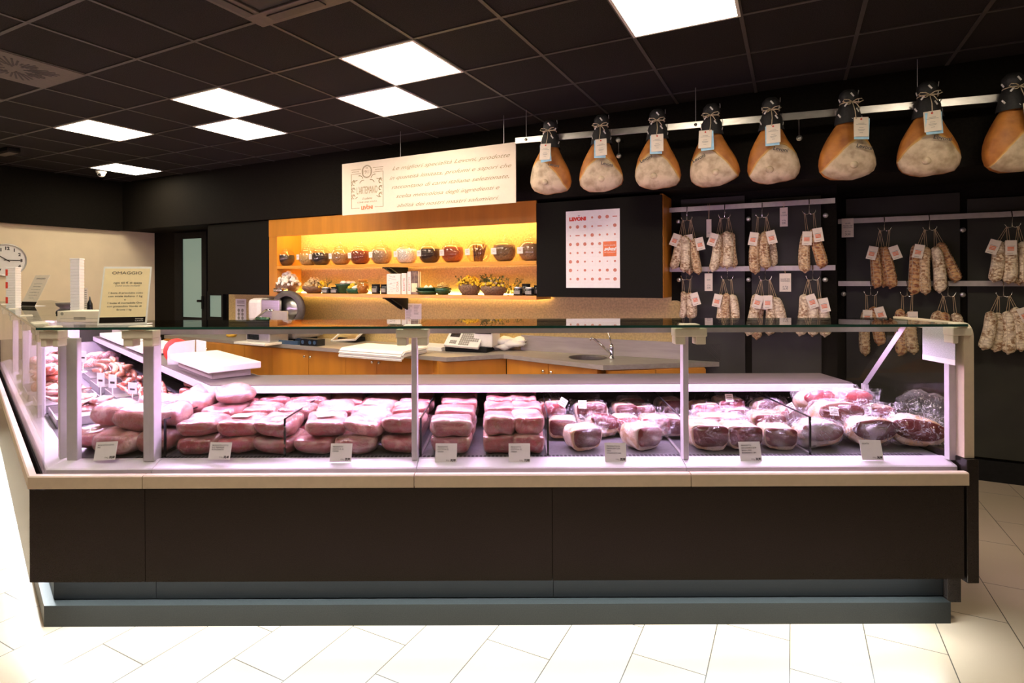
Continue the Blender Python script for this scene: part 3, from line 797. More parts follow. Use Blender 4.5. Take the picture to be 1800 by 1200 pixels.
# poster
a, b_ = on_vl(995, 372, VU), on_vl(1090, 506, VU)
pw, ph = b_[0] - a[0], a[2] - b_[2]
t = thing('poster', 'white poster of salami slices with a red square on the black cabinet door', 'poster', R3(a[0], VU - .003, b_[2]), RZ)
obj('sheet', bx(0, pw, -.0008, .0008, 0, ph), M['paper'], t)
text(t, 'LEVONI', pw * .065, -.0014, ph * .875, ph * .042, M['red'], pw * .32, bold=.006)
cr = B()
for k in (-1, 0, 1): tube(cr, [(pw * .25 + k * .004, -.0014, ph * .928), (pw * .25 + k * .009, -.0014, ph * .945)], .0016, 4)
obj('crest', cr, M['ink'], t)
disc = B(); fr = B()
r3 = random.Random(3)
for row in range(8):
    for c_ in range(7):
        if row == 0 and c_ < 3: continue
        if row in (3, 4) and c_ > 4: continue
        x = pw * (.085 + .138 * c_); z = ph * (.905 - .113 * row)
        rr = pw * r3.choice((.012, .02, .024, .028, .032, .018))
        if (row, c_) in ((0, 6), (1, 4), (2, 1), (7, 5)): box(disc, x - pw * .04, x + pw * .04, -.0016, -.0008, z - ph * .007, z + ph * .007)
        else: lathe(disc, [(0, .0016), (rr, .0016), (rr, .0008)], 14, M=Matrix.Translation((x, 0, z)) @ Matrix.Rotation(PI / 2, 4, 'X'))
        q = pw * .055
        for e_ in ((x - q, x + q, z - ph * .048, z - ph * .0465), (x + q - .001, x + q, z - ph * .048, z + ph * .03)): box(fr, e_[0], e_[1], -.0012, -.0008, e_[2], e_[3])
obj('slice_pictures', disc, M['pinkprint'], t); obj('picture_frames', fr, M['tagpaper'], t)
obj('red_square', bx(pw * .70, pw * .94, -.0018, -.0008, ph * .40, ph * .59), M['orange_ink'], t)
text(t, 'salami', pw * .82, -.0024, ph * .475, ph * .042, M['paper'], pw * .22, 'CENTER', shear=.3, bold=.004)
text(t, 'TUTTI I NOSTRI', pw * .82, -.0024, ph * .535, ph * .012, M['paper'], pw * .2, 'CENTER'); text(t, 'PER CONOSCERLI', pw * .82, -.0024, ph * .447, ph * .011, M['paper'], pw * .2, 'CENTER')

# jars on the upper shelf
ZS = 1.41 + .372
FILL = [(502, 'dark', 'black peppercorns', (.02, .014, .012), .58, 0), (543, 'straw', 'pale yellow seeds', (.50, .33, .12), .56, 0), (565, 'plum', 'dark dried fruit', (.025, .016, .018), .62, 1),
        (600, 'tan', 'tan seeds', (.36, .20, .09), .58, 0), (634, 'red', 'rust red chilli flakes', (.20, .035, .012), .66, 1), (671, 'grey', 'grey brown powder', (.34, .24, .15), .68, 0),
        (715, 'white', 'white salt', (.85, .80, .70), .70, 0), (756, 'black', 'near black powder', (.03, .016, .014), .66, 0), (796, 'brick', 'brick red paprika', (.30, .06, .018), .70, 0),
        (841, 'sticks', 'brown cinnamon sticks', (.22, .09, .04), .5, 2), (887, 'ground', 'grey brown ground spice', (.22, .13, .065), .72, 0), (930, 'pepper', 'tan ground spice', (.33, .19, .10), .74, 0)]
prof = [(.0, .004), (.055, .004), (.085, .02), (.108, .055), (.117, .095), (.113, .135), (.098, .168), (.074, .186), (.066, .19)]
jar_me = mesh_of('jar_glass', lathe(B(), [(.0, 0), (.06, 0), (.09, .016), (.113, .052), (.122, .095), (.118, .138), (.102, .172), (.078, .19), (.07, .192), (.066, .188), (.098, .166), (.114, .13), (.118, .095), (.109, .055), (.086, .02), (.055, .005), (0, .005)], 32), M['jarglass'], True)
lid_me = mesh_of('lid', lathe(B(), [(.0, .196), (.072, .196), (.078, .2), (.07, .212), (.05, .222), (.024, .228), (.013, .238), (.02, .25), (.022, .262), (.013, .272), (0, .274)], 28), M['jarglass'], True)
lab_me = mesh_of('label', bx(-.042, .042, -.0015, .0015, -.032, .032), M['paper'])
lbb = B()
for z, w_ in ((.008, .05), (-.006, .035)): box(lbb, -w_ / 2, w_ / 2, -.0022, -.0015, z, z + .004)
labl_me = mesh_of('print', lbb, M['grey_ink'])
for i, (x, _, what, c, fl, kind) in enumerate(FILL):
    q = on_vl(x, 470, 5.05)
    if x > 920: q = (UE - .125, 0, 0)
    t = thing('spice_jar', 'round glass jar of %s, %s jar on the upper shelf' % (what, ORD[i]), 'jar', R3(q[0], 5.045, ZS), RZ, 'spice jars on the upper shelf')
    fm = pm('filling ' + what, c, .8, var=.3, scale=90, bump=.5)
    zt_ = .19 * fl + .03
    pr = [(r * .965, z + .002) for r, z in prof if z < zt_]
    pr += [(pr[-1][0] * .99, zt_), (0, zt_ + (.012 if kind == 1 else .0))]
    if kind == 2:
        fb_ = B()
        for k in range(22):
            a = k * 2.4; rr = .011 * (k ** .5)
            tube(fb_, [(rr * .8 * math.cos(a), rr * .8 * math.sin(a), .012), (rr * 1.5 * math.cos(a) + .015, rr * 1.2 * math.sin(a), .17 + .02 * math.sin(k * 3))], .0085, 7)
    else: fb_ = lathe(B(), pr, 28)
    obj('filling', fb_, fm, t, True, label=what)
    link('glass', jar_me, t); link('lid', lid_me, t)
    l_ = link('label', lab_me, t, (-.062, -.112, .105), (.05, 0, -.42)); link('print', labl_me, l_)

# ------------------------------------------------------------------ things on the lower shelf
ZL = 1.41 + .038
def shelf_at(x, v=5.03): return R3(on_vl(x, 515, v)[0], v, ZL)
M['petal_w'] = pm('white petals', (.88, .82, .70), .7, var=.12, scale=60)
M['petal_d'] = pm('dried beige petals', (.58, .42, .20), .8, var=.35, scale=60)
M['petal_y'] = pm('yellow petals', (.80, .50, .02), .7, var=.3, scale=50)
M['leaf'] = pm('dull green leaves', (.10, .12, .03), .7, var=.4, scale=50)
def bowl(r, h, m, t, name='bowl', low=.55):
    obj(name, lathe(B(), [(0, 0), (r * low, 0), (r * .82, h * .25), (r, h * .6), (r * .97, h), (r * .9, h), (r * .92, h * .62), (r * .7, h * .25), (0, h * .2)], 28), m, t, True)
def blossoms(n, rx, ry, h, z0, s0, s1, seed, lumpy=True):
    bm = B(); r_ = random.Random(seed)
    for k in range(n):
        a = r_.uniform(0, 2 * PI); q = r_.random() ** .5
        x, y = rx * q * math.cos(a), ry * q * math.sin(a)
        z = z0 + h * (1 - q * q) * r_.uniform(.55, 1)
        s = r_.uniform(s0, s1)
        lathe(bm, [(0, -s * .5), (s * .42, -s * .22), (s * .5, s * .1), (s * .34, s * .38), (s * .12, s * .3), (0, s * .34)], 7, M=Matrix.Translation((x, y, z)) @ Matrix.Rotation(r_.uniform(-.8, .8), 4, 'X') @ Matrix.Rotation(r_.uniform(-.8, .8), 4, 'Y'))
    return bm
def leaves(n, rx, ry, h, z0, seed, L_=.07):
    bm = B(); r_ = random.Random(seed)
    for k in range(n):
        a = r_.uniform(0, 2 * PI)
        p0 = Vector((rx * .3 * math.cos(a), ry * .3 * math.sin(a), z0))
        p1 = Vector((rx * math.cos(a) * r_.uniform(.5, 1.1), ry * math.sin(a), z0 + h * r_.uniform(.4, 1)))
        tube(bm, [p0, (p0 + p1) / 2 + Vector((0, 0, h * .1)), p1], .0018, 4)
        for j in range(3):
            b0 = p0.lerp(p1, .5 + .22 * j); d = Vector((r_.uniform(-1, 1), r_.uniform(-1, 1), r_.uniform(0, .8))).normalized() * L_ * .5
            s = d.cross(Vector((0, 0, 1))).normalized() * L_ * .12
            bm.faces.new([bm.verts.new(b0), bm.verts.new(b0 + d * .5 + s), bm.verts.new(b0 + d), bm.verts.new(b0 + d * .5 - s)])
    return bm
t = thing('flower_bowl', 'wooden bowl of white flowers at the left end of the lower shelf', 'flower bowl', shelf_at(505), RZ)
bowl(.145, .115, M['woodbowl'], t)
obj('blossoms', blossoms(150, .17, .12, .17, .10, .032, .05, 1), M['petal_w'], t, loc=(.03, -.02, 0), label='white blossoms')
t = thing('flower_bowl', 'wooden bowl of dried beige and ochre flowers, second bowl on the lower shelf', 'flower bowl', shelf_at(552), RZ)
bowl(.135, .085, M['woodbowl'], t)
obj('blossoms', blossoms(130, .14, .11, .12, .075, .022, .036, 2), M['petal_d'], t, label='dried beige blossoms')
obj('blossoms', blossoms(40, .05, .06, .09, .06, .018, .028, 3), M['petal_y'], t, loc=(.15, 0, .01), label='ochre blossoms')
obj('leaves', leaves(14, .12, .08, .14, .07, 4), M['leaf'], t, loc=(.17, 0, 0))
def small_jar(x, v, r, h, label, lidm='black', body='blackgloss', dz=0):
    p = shelf_at(x, v); p.z += dz
    t = thing('preserve_jar', label, 'jar', p, RZ, 'small dark jars on the lower shelf')
    obj('glass', lathe(B(), [(0, 0), (r * .92, 0), (r, .006), (r, h * .72), (r * .86, h * .8), (r * .86, h * .82), (0, h * .82)], 20), M[body], t, True)
    obj('lid', lathe(B(), [(0, h * .8), (r * .92, h * .8), (r * .94, h * .83), (r * .94, h * .98), (r * .9, h), (0, h)], 20), M[lidm], t, True)
    lb_ = B()
    for k in range(-3, 4):
        a = -PI / 2 + k * .22
        mm_ = Matrix.Rotation(a + PI / 2, 4, 'Z') @ Matrix.Translation((0, -r, h * .38))
        box(lb_, -r * .112, r * .112, -.0012, .001, -h * .2, h * .2, M=mm_)
    o = obj('label', lb_, M['grey_ink'], t, label='printed grey label')
    return t
small_jar(574, 4.97, .055, .075, 'low dark jar with a pale lid in front of the dried flowers', 'alu')
small_jar(590, 5.00, .055, .078, 'low dark jar touching the green casserole', 'black')
t = thing('casserole_dish', 'dark green oval casserole holding mushrooms, on the lower shelf', 'casserole', shelf_at(608, 5.08), RZ)
obj('body', lathe(B(), [(0, 0), (.07, 0), (.10, .02), (.115, .09), (.12, .095), (.112, .10), (.105, .09), (.09, .03), (0, .02)], 28), M['green'], t, True)
obj('rim', lathe(B(), [(.112, .095), (.124, .098), (.124, .112), (.112, .115), (.108, .105)], 28), M['green'], t, True)
mb = B()
for k, (x, y) in enumerate(((-.05, 0), (.0, -.03), (.05, 0), (.08, .03), (-.02, .05))): lathe(mb, [(.012, .085), (.012, .115), (.032, .118), (.03, .135), (.014, .148), (0, .15)], 10, c=(x, y, 0))
obj('mushrooms', mb, M['petal_w'], t, True, label='pale mushrooms')
t = thing('serving_dish', 'dark green dish of yellow and white vegetables before the casserole', 'dish', shelf_at(622, 4.975), RZ)
obj('dish', lathe(B(), [(0, 0), (.07, 0), (.10, .018), (.112, .062), (.105, .062), (.092, .025), (0, .014)], 28, M=Matrix.Diagonal((1, .62, 1, 1))), M['green'], t, True)
vg = B()
for x, y, z, r in ((-.06, 0, .07, .026), (-.03, .01, .095, .03), (-.045, -.02, .068, .024)): lathe(vg, [(0, -r), (r * .7, -r * .7), (r, 0), (r * .7, r * .7), (0, r)], 12, c=(x, y, z))
obj('yellow_vegetables', vg, M['petal_y'], t, True, label='yellow vegetables')
vg = B()
tube(vg, [(-.01, -.01, .06), (.04, 0, .075), (.09, .01, .10)], [.018, .024, .012], 10); tube(vg, [(.02, .02, .065), (.06, .01, .08), (.10, .0, .085)], [.016, .02, .012], 10)
obj('white_vegetables', vg, M['petal_w'], t, True, label='white vegetables')
t = thing('fruit_jar', 'tall amber jar of orange preserved fruit on the lower shelf', 'jar', shelf_at(638, 5.0), RZ)
M['amber'] = pm('amber fruit', (.55, .22, .02), .3, c2=(.30, .09, .01), scale=30)
obj('filling', lathe(B(), [(0, .004), (.05, .004), (.066, .03), (.068, .085), (.052, .115), (0, .12)], 24), M['amber'], t, True)
obj('glass', lathe(B(), [(0, 0), (.055, 0), (.071, .03), (.073, .09), (.056, .125), (.052, .14), (.048, .14), (.05, .12), (.069, .088), (.067, .032), (.053, .003), (0, .003)], 24), M['jarglass'], t, True)
obj('lid', lathe(B(), [(0, .138), (.056, .138), (.058, .143), (.058, .158), (.05, .166), (0, .166)], 24), M['amber'], t, True)
small_jar(661, 5.0, .05, .11, 'dark jar with a printed label right of the amber fruit jar')
small_jar(677, 5.03, .05, .108, 'dark jar half hidden by the white book')
M['bookwhite'] = pm('white book cover', (.80, .74, .64), .5, var=.02)
M['bookphoto'] = pm('dark food photo', (.09, .05, .035), .4, c2=(.30, .20, .12), scale=25)
def book(x0, x1, zt, v, label, cover, face=True, d=.03):
    a0, a1 = on_vl(x0, 515, v)[0], on_vl(x1, 515, v)[0]
    h = on_vl((x0 + x1) / 2, zt, v)[2] - ZL
    t = thing('book', label, 'book', R3(a0, v, ZL), RZ, 'books on the lower shelf')
    w_ = a1 - a0
    if face:
        obj('cover', box(box(B(), 0, w_, 0, .003, 0, h), 0, w_, d - .003, d, 0, h), cover, t)
        obj('pages', bx(.002, w_ - .003, .003, d - .003, .003, h - .003), M['paper'], t)
    else:
        d = .19
        obj('cover', box(box(box(B(), 0, w_, 0, .004, 0, h, .001), 0, .003, .004, d, 0, h), w_ - .003, w_, .004, d, 0, h), cover, t)
        obj('pages', bx(.003, w_ - .003, .004, d - .004, .003, h - .003), M['paper'], t)
    return t, w_, h
t, w_, h = book(680, 704, 481, 4.955, 'white cover book standing face out on the lower shelf', M['bookwhite'])
text(t, 'CUCINA', w_ * .86, -.0008, h * .12, w_ * .16, M['orange_ink'], h * .5, rot=(PI / 2, -PI / 2, 0))
lb = B(); r_ = random.Random(5)
for k in range(26): x = r_.uniform(.1, .5) * w_; z = r_.uniform(.1, .93) * h; box(lb, x, x + r_.uniform(.08, .2) * w_, -.0006, .0002, z, z + .003)
obj('print', lb, M['grey_ink'], t)
for x0, x1, zt, lab in ((706, 714, 480, 'white spined book beside the face-out white book'), (716, 722, 477, 'narrow white spined book beside the dark food photo book')):
    t, w_, h = book(x0, x1, zt, 4.96, lab, M['bookwhite'], False)
    text(t, 'RICETTE', w_ * .75, -.0008, h * .15, w_ * .42, M['red'], h * .6, rot=(PI / 2, -PI / 2, 0))
t, w_, h = book(722, 735, 476, 4.96, 'upright book with a dark food photo cover on the lower shelf', M['bookphoto'])
obj('cover_label', bx(w_ * .1, w_ * .88, -.001, .0, h * .1, h * .48), M['papercream'], t, label='pale green cream cover panel')
t = thing('serving_dish', 'two stacked dark green dishes with garlic on top, right of the books', 'dish', shelf_at(752, 5.0), RZ)
for z in (0, .035): obj('dish', lathe(B(), [(0, z), (.085, z), (.125, z + .03), (.13, z + .04), (.122, z + .04), (.085, z + .012), (0, z + .01)], 28), M['green'], t, True)
gb = B()
for x, y in ((-.02, 0), (.03, .01), (.0, -.03)): lathe(gb, [(0, .045), (.026, .05), (.032, .068), (.02, .085), (.006, .10), (0, .102)], 12, c=(x, y, 0))
obj('garlic', gb, M['petal_w'], t, True, label='white garlic bulbs')
t = thing('pasta_bowl', 'green bowl heaped with yellow pasta nests on the lower shelf', 'bowl', shelf_at(779, 5.0), RZ)
bowl(.09, .07, M['green'], t)
M['pasta'] = pm('egg pasta', (.66, .44, .12), .6, var=.25, scale=60)
pb = B(); r_ = random.Random(8)
for k in range(26):
    a = r_.uniform(0, 6.28); rr = r_.uniform(.02, .07)
    tube(pb, [(rr * math.cos(a + q * .9), rr * math.sin(a + q * .9), .06 + .06 * r_.random() * (1 - rr / .09) + .008 * q) for q in range(5)], .005, 5)
obj('pasta', pb, M['pasta'], t, True)
t = thing('flower_basket', 'wicker basket of small bright yellow flowers on the lower shelf', 'flower basket', shelf_at(826, 5.02), RZ)
bowl(.12, .11, M['wicker'], t, 'basket', .7)
obj('blossoms', blossoms(170, .15, .11, .10, .10, .016, .028, 11), M['petal_y'], t, label='yellow blossoms')
obj('leaves', leaves(20, .19, .1, .10, .09, 12), M['leaf'], t)
t = thing('flower_basket', 'wicker basket of mixed yellow and cream flowers, rightmost basket on the lower shelf', 'flower basket', shelf_at(868, 5.02), RZ)
bowl(.135, .09, M['wicker'], t, 'basket', .7)
obj('blossoms', blossoms(70, .14, .12, .10, .08, .02, .04, 13), M['petal_y'], t, label='yellow blossoms')
obj('blossoms', blossoms(50, .13, .11, .12, .08, .018, .032, 14), M['petal_d'], t, label='cream blossoms')
obj('leaves', leaves(30, .17, .1, .12, .09, 15), M['leaf'], t)
t = thing('flower_sprig', 'loose sprig of yellow flowers and leaves lying between basket and dark jars', 'flowers', shelf_at(899, 5.06), RZ)
obj('leaves', leaves(26, .13, .07, .17, .0, 16), M['leaf'], t)
obj('blossoms', blossoms(26, .10, .07, .10, .02, .018, .03, 17), M['petal_y'], t)
small_jar(911, 4.97, .045, .085, 'dark jar with grey lid, front left of the four at the shelf end', 'alu')
small_jar(925, 5.07, .045, .115, 'taller dark jar behind the others at the right shelf end')
small_jar(931, 4.965, .045, .082, 'dark jar second from the left at the right shelf end', 'alu')
p = R3(UE - .05, 5.05, ZL)
t = small_jar(938, 5.05, .042, .10, 'dark jar against the black poster cabinet at the shelf end'); t.location = p

# ------------------------------------------------------------------ notices on the cladding
def notice(x0, y0, x1, y1, v, label, kind):
    a, b_ = on_vl(x0, y0, v), on_vl(x1, y1, v)
    w_, h = b_[0] - a[0], a[2] - b_[2]
    t = thing('paper_notice', label, 'notice', R3(a[0], v, b_[2]), RZ)
    obj('sheet', bx(0, w_, -.001, .001, 0, h), M['paper'], t)
    bm = B(); r_ = random.Random(kind)
    if kind == 1:
        for z in (.88, .8, .68): box(bm, w_ * .15, w_ * .85, -.0018, -.001, h * z, h * (z + .04))
        for c_ in (.3, .65):
            for z in (.15, .32, .49): lathe(bm, [(0, .0018), (w_ * .11, .0018), (w_ * .11, .001)], 10, M=Matrix.Translation((w_ * c_, 0, h * z)) @ Matrix.Rotation(PI / 2, 4, 'X'))
    else:
        for c_, k in ((.08, 16), (.55, 9)):
            for q in range(k): box(bm, w_ * c_, w_ * (c_ + r_.uniform(.22, .36)), -.0018, -.001, h * (.9 - .05 * q), h * (.915 - .05 * q))
    obj('print', bm, M['grey_ink'], t)
notice(414, 525, 433, 565, VA - .016, 'small paper notice with printed symbols on the wall left of the slicer', 1)
notice(712, 533, 741, 572, VA - .016, 'paper notice of printed columns pinned under the shelf bracket', 2)

# ------------------------------------------------------------------ worktop, sink and base cabinets
ZW = .875
front = [on_z(330, 592, ZW), on_z(785, 628, ZW), on_z(885, 622.5, ZW), on_z(1060, 642, ZW)]
uvf = [UV(p) for p in front]
poly = [(uvf[0][0] - .5, VA - .013), (uvf[0][0] - .5, uvf[0][1])] + uvf + [(-.545, VA - .013)]
poly = [(p[0], min(p[1], VA - .013)) for p in poly]
t = thing('worktop', 'long brushed steel worktop with a round sink along the back wall', 'worktop', R3(-3, 4.9, 0), RZ)
bm = B(); prism(bm, poly, ZW - .04, ZW)
bm.transform(Matrix.Translation((3, -4.9, 0)))
top = obj('top', bm, M['topsteel'], t)
su, sv = -1.70, 5.03
cut = bpy.data.objects.new('cut', mesh_of('cut', lathe(B(), [(0, -.2), (.17, -.2), (.17, .2), (0, .2)], 32, c=(su + 3, sv - 4.9, ZW)), M['steel']))
COL.objects.link(cut); cut.parent = t
md = top.modifiers.new('b', 'BOOLEAN'); md.object = cut; md.operation = 'DIFFERENCE'
bpy.context.view_layer.update()
me = bpy.data.meshes.new_from_object(top.evaluated_get(bpy.context.evaluated_depsgraph_get()))
top.modifiers.clear(); top.data = me
bpy.data.objects.remove(cut)
obj('sink_bowl', lathe(B(), [(.178, .003), (.17, .004), (.168, -.02), (.15, -.14), (.12, -.155), (.03, -.16), (0, -.16)], 32, c=(su + 3, sv - 4.9, ZW)), M['vent'], t, True)
obj('upstand', bx(.5, 2.44, VA - 4.9 - .035, VA - 4.9 - .014, ZW, ZW + .155, .002), M['topsteel'], t, label='steel upstand along the wall')
# mixer tap
p = on_z(1075, 631, ZW); pu = UV(p)
t = thing('mixer_tap', 'chrome mixer tap with a long lever beside the round sink', 'tap', p, RZ)
obj('body', lathe(B(), [(0, 0), (.026, 0), (.026, .012), (.021, .02), (.021, .10), (.019, .12), (.012, .135), (0, .14)], 18), M['chrome'], t, True)
obj('spout', tube(B(), [(-.01, -.01, .06), (-.09, -.03, .13), (-.15, -.05, .185), (-.175, -.06, .19), (-.182, -.065, .17)], .010, 10), M['chrome'], t, True)
obj('lever', tube(B(), [(0, 0, .13), (-.015, .0, .19), (-.035, 0, .25)], [.008, .006, .005], 8), M['chrome'], t, True)

def base_cabinet(pa, pb, label, doors, depth=.42, knobs=True, edge=.0):
    pa, pb = Vector(pa), Vector(pb)
    d = pb - pa; L_ = d.length; an = math.atan2(d.y, d.x)
    t = thing('base_cabinet', label, 'cabinet', (pa.x, pa.y, 0), an)
    obj('carcass', bx(.002, L_ - .002, .02, depth, .1, ZW - .042), M['wood'], t)
    obj('plinth', bx(.002, L_ - .002, .05, depth, 0, .1), M['black'], t)
    xs_ = [0] + [x * L_ for x in doors] + [L_]
    for i, (a, b2) in enumerate(zip(xs_, xs_[1:])):
        dr = obj('door', bx(a + .003, b2 - .003, 0, .02, .11, ZW - .05, .0015), M['wood'], t)
        if knobs:
            kx = b2 - .045 if i % 2 == 0 else a + .045
            obj('knob', lathe(B(), [(0, 0), (.006, 0), (.006, .016), (.015, .02), (.015, .028), (0, .031)], 14, M=Matrix.Translation((kx, 0, ZW - .12)) @ Matrix.Rotation(PI / 2, 4, 'X')), M['chrome'], dr, True, label='chrome knob')
    return t
vf = (uvf[0][1] + uvf[1][1]) / 2 + .035
def seg(x, y=645): 
    q = on_vl(x, y, vf); return R3(q[0], vf, 0)
S0 = R3(uvf[0][0] - .45, vf)
base_cabinet(S0, seg(430), 'orange wood base cabinet with two knobs behind the white guard plate', (.55,), .45)
base_cabinet(seg(430), seg(478), 'narrow orange wood base panel left of the second pair of knobs', (), .45, False)
base_cabinet(seg(478), seg(607), 'orange wood base cabinet with two doors left of the folded paper', (.52,), .45)
base_cabinet(seg(607), seg(732), 'orange wood base cabinet with two doors under the folded paper stack', (.46,), .45)
base_cabinet(seg(732), seg(800), 'plain orange wood base panel behind the middle counter post', (), .45, False)
def inner(p, q, k=.04):
    """front line p-q moved k inwards"""
    p, q = R3(*p), R3(*q); d = (q - p).normalized(); n = Vector((-d.y, d.x, 0)); return p + n * k, q + n * k
a, b_ = inner(uvf[1], uvf[2]); d = b_ - a
base_cabinet(a + d * -.12, a + d * 1.08, 'plain orange wood corner panel below the steel worktop bend', (), .3, False)
a, b_ = inner(uvf[2], uvf[3]); d = b_ - a
base_cabinet(a + d * .005, a + d * .93, 'orange wood sink cabinet with two doors and bright knobs', (.49,), .36)
a, b_ = inner(uvf[3], (-.60, VA - .13), .02); d = b_ - a
base_cabinet(a + d * .05, a + d * .93, 'orange wood base cabinet with two knobs at the right end of the worktop', (.48,), .08)

# ------------------------------------------------------------------ things on the worktop
def wt(x, y): return on_z(x, y, ZW)
M['blackscreen'] = pm('dark screen', (.02, .022, .025), .15)
# big slicer at the back
q_ = on_vl(500, 545, 5.0); p = R3(q_[0], 5.0, ZW)
t = thing('meat_slicer', 'large grey meat slicer with a round blade guard below the white flower bowl', 'slicer', p, RZ)
t.scale = (1.22, 1.1, 1.06)
obj('base', bx(-.34, .34, -.2, .2, .03, .20, .03), M['warmgrey'], t)
obj('foot_plate', bx(-.3, .3, -.17, .17, 0, .03), M['black'], t)
obj('motor_housing', bx(-.34, -.14, -.2, .1, .20, .48, .05), M['cutting'], t)
obj('gauge_plate', bx(-.14, .12, -.19, -.15, .22, .47, .01), M['steel'], t)
obj('blade_guard', lathe(B(), [(.15, 0), (.21, 0), (.215, .02), (.21, .05), (.15, .05)], 36, M=Matrix.Translation((.18, -.10, .36)) @ Matrix.Rotation(PI / 2, 4, 'X')), M['vent'], t, True, label='dark blade guard ring')
obj('blade', lathe(B(), [(0, .012), (.155, .008), (.158, .016), (0, .03)], 36, M=Matrix.Translation((.18, -.10, .36)) @ Matrix.Rotation(PI / 2, 4, 'X')), M['steel'], t, True)
obj('sharpener', bx(.0, .12, -.16, -.06, .555, .60, .012), M['chrome'], t)
obj('carriage', bx(-.1, .46, -.42, -.2, .21, .235, .006), M['steel'], t)
obj('pusher_plate', bx(.25, .46, -.42, -.40, .235, .36, .008), M['warmgrey'], t)
obj('handle', tube(B(), [(.10, -.46, .27), (.26, -.46, .27)], .022, 12), M['green'], t, True)
obj('arm', tube(B(), [(-.06, -.36, .24), (.1, -.34, .36), (.25, -.40, .36)], .012, 8), M['chrome'], t, True)
# scale slicer on a board in front
p = wt(455, 605)
t = thing('cutting_board', 'white board overhanging the worktop edge under the grey scale', 'cutting board', p, RZ)
obj('slab', bx(-.30, .22, -.10, .3, 0, .025, .004), M['cutting'], t)
t = thing('bench_scale', 'low grey bench scale with a keypad standing on the white board', 'scale', p + Vector((0, 0, .026)), RZ)
obj('housing', bx(-.22, .17, .0, .28, .0, .10, .015), M['alu'], t)
obj('keypad', bx(-.19, .0, -.004, .002, .025, .085, .001), M['blackscreen'], t)
obj('platform', bx(-.25, .2, -.02, .3, .10, .115, .004), M['steel'], t)
M['bluep'] = pm('dark blue plastic', (.03, .07, .12), .4)
p = wt(510, 603)
t = thing('tray', 'dark blue tray lying on the worktop beside the bench scale', 'tray', p, RZ)
tb = B(); prism(tb, [(-.16, -.1), (.22, -.1), (.25, .15), (-.18, .15)], 0, .012); box(tb, -.17, .235, -.105, -.095, .0, .045, .002); box(tb, -.17, .235, .145, .155, 0, .045, .002); box(tb, .225, .24, -.1, .15, 0, .045, .002); box(tb, -.175, -.16, -.1, .15, 0, .045, .002)
obj('tray_body', tb, M['bluep'], t)
p = wt(547, 607)
t = thing('carton', 'small dark printed carton on the worktop right of the blue tray', 'box', p, RZ)
obj('box', bx(-.12, .14, -.05, .07, 0, .075, .002), M['blackgloss'], t)
cb = B()
for x in (-.08, .03, .1): lathe(cb, [(0, .0512), (.022, .0512), (.022, .05)], 12, M=Matrix.Translation((x, 0, .04)) @ Matrix.Rotation(PI / 2, 4, 'X'))
obj('print', cb, M['bluep'], t)
p = wt(563, 592)
t = thing('plastic_bag', 'heap of crumpled pale plastic bags at the back of the worktop, left', 'bag', p, RZ)
obj('sheet', blob(.42, .22, .12, 2.4, 10, .2, .03, 9, 3), M['paper'], t)
p = wt(615, 600)
t = thing('scale_pan', 'tilted grey scale tray with a pale rim on the worktop', 'scale', p, RZ)
obj('foot', bx(-.14, .12, -.06, .14, 0, .05, .01), M['black'], t)
mm = Matrix.Translation((-.02, .03, .09)) @ Matrix.Rotation(.5, 4, 'X') @ Matrix.Rotation(-.1, 4, 'Y')
obj('rim', box(box(box(box(B(), -.2, .2, -.15, -.135, -.012, .012, .004, M=mm), -.2, .2, .135, .15, -.012, .012, .004, M=mm), -.2, -.185, -.15, .15, -.012, .012, .004, M=mm), .185, .2, -.15, .15, -.012, .012, .004, M=mm), M['cutting'], t)
obj('pan', bx(-.185, .185, -.135, .135, -.006, .0, M=mm), M['steel'], t)
# printed white box behind, wide
p = wt(742, 596)
t = thing('printed_carton', 'wide white printed carton standing at the back of the worktop', 'box', p, RZ)
obj('box', bx(-.62, .20, -.06, .16, 0, .20, .003), M['papercream' if 0 else 'tagpaper'], t)
cb = B()
for q in ((-.2, .1, .12, .124), (-.2, .02, .10, .104), (-.5, -.3, .12, .16), (-.5, -.3, .06, .064)): box(cb, q[0], q[1], -.0612, -.06, q[2], q[3])
obj('print', cb, M['grey_ink'], t)
# folded wrapping paper over the edge
a = wt(632, 617); b_ = wt(705, 629)
t = thing('wrapping_paper', 'thick stack of white wrapping paper hanging over the worktop edge', 'paper', (a + b_) / 2, RZ)
bm = B(); r_ = random.Random(4)
L_ = (b_ - a).length * .5
for k in range(7):
    z = .004 + k * .008; j = r_.uniform(-.01, .01)
    prof_ = [(-.13 + j, z - .035 + k * .002), (-.10 + j, z + .0), (.02, z + .004), (.28 + j, z + .006), (.28 + j, z + .012), (.02, z + .010), (-.10 + j, z + .007), (-.137 + j, z - .028 + k * .002)]
    extrude_x(bm, prof_, -L_ * 1.06 + r_.uniform(-.012, .012), L_ * 1.02 + r_.uniform(-.012, .012))
obj('sheets', bm, M['paper'], t)
p = wt(757, 613)
t = thing('wrapping_paper', 'flat white paper stack between the folded paper and keypad scale', 'paper', p, RZ)
bm = B()
for k in range(5): box(bm, -.26 + r_.uniform(-.01, .01), .2 + r_.uniform(-.01, .01), -.10, .22, k * .007, k * .007 + .006)
obj('sheets', bm, M['paper'], t)
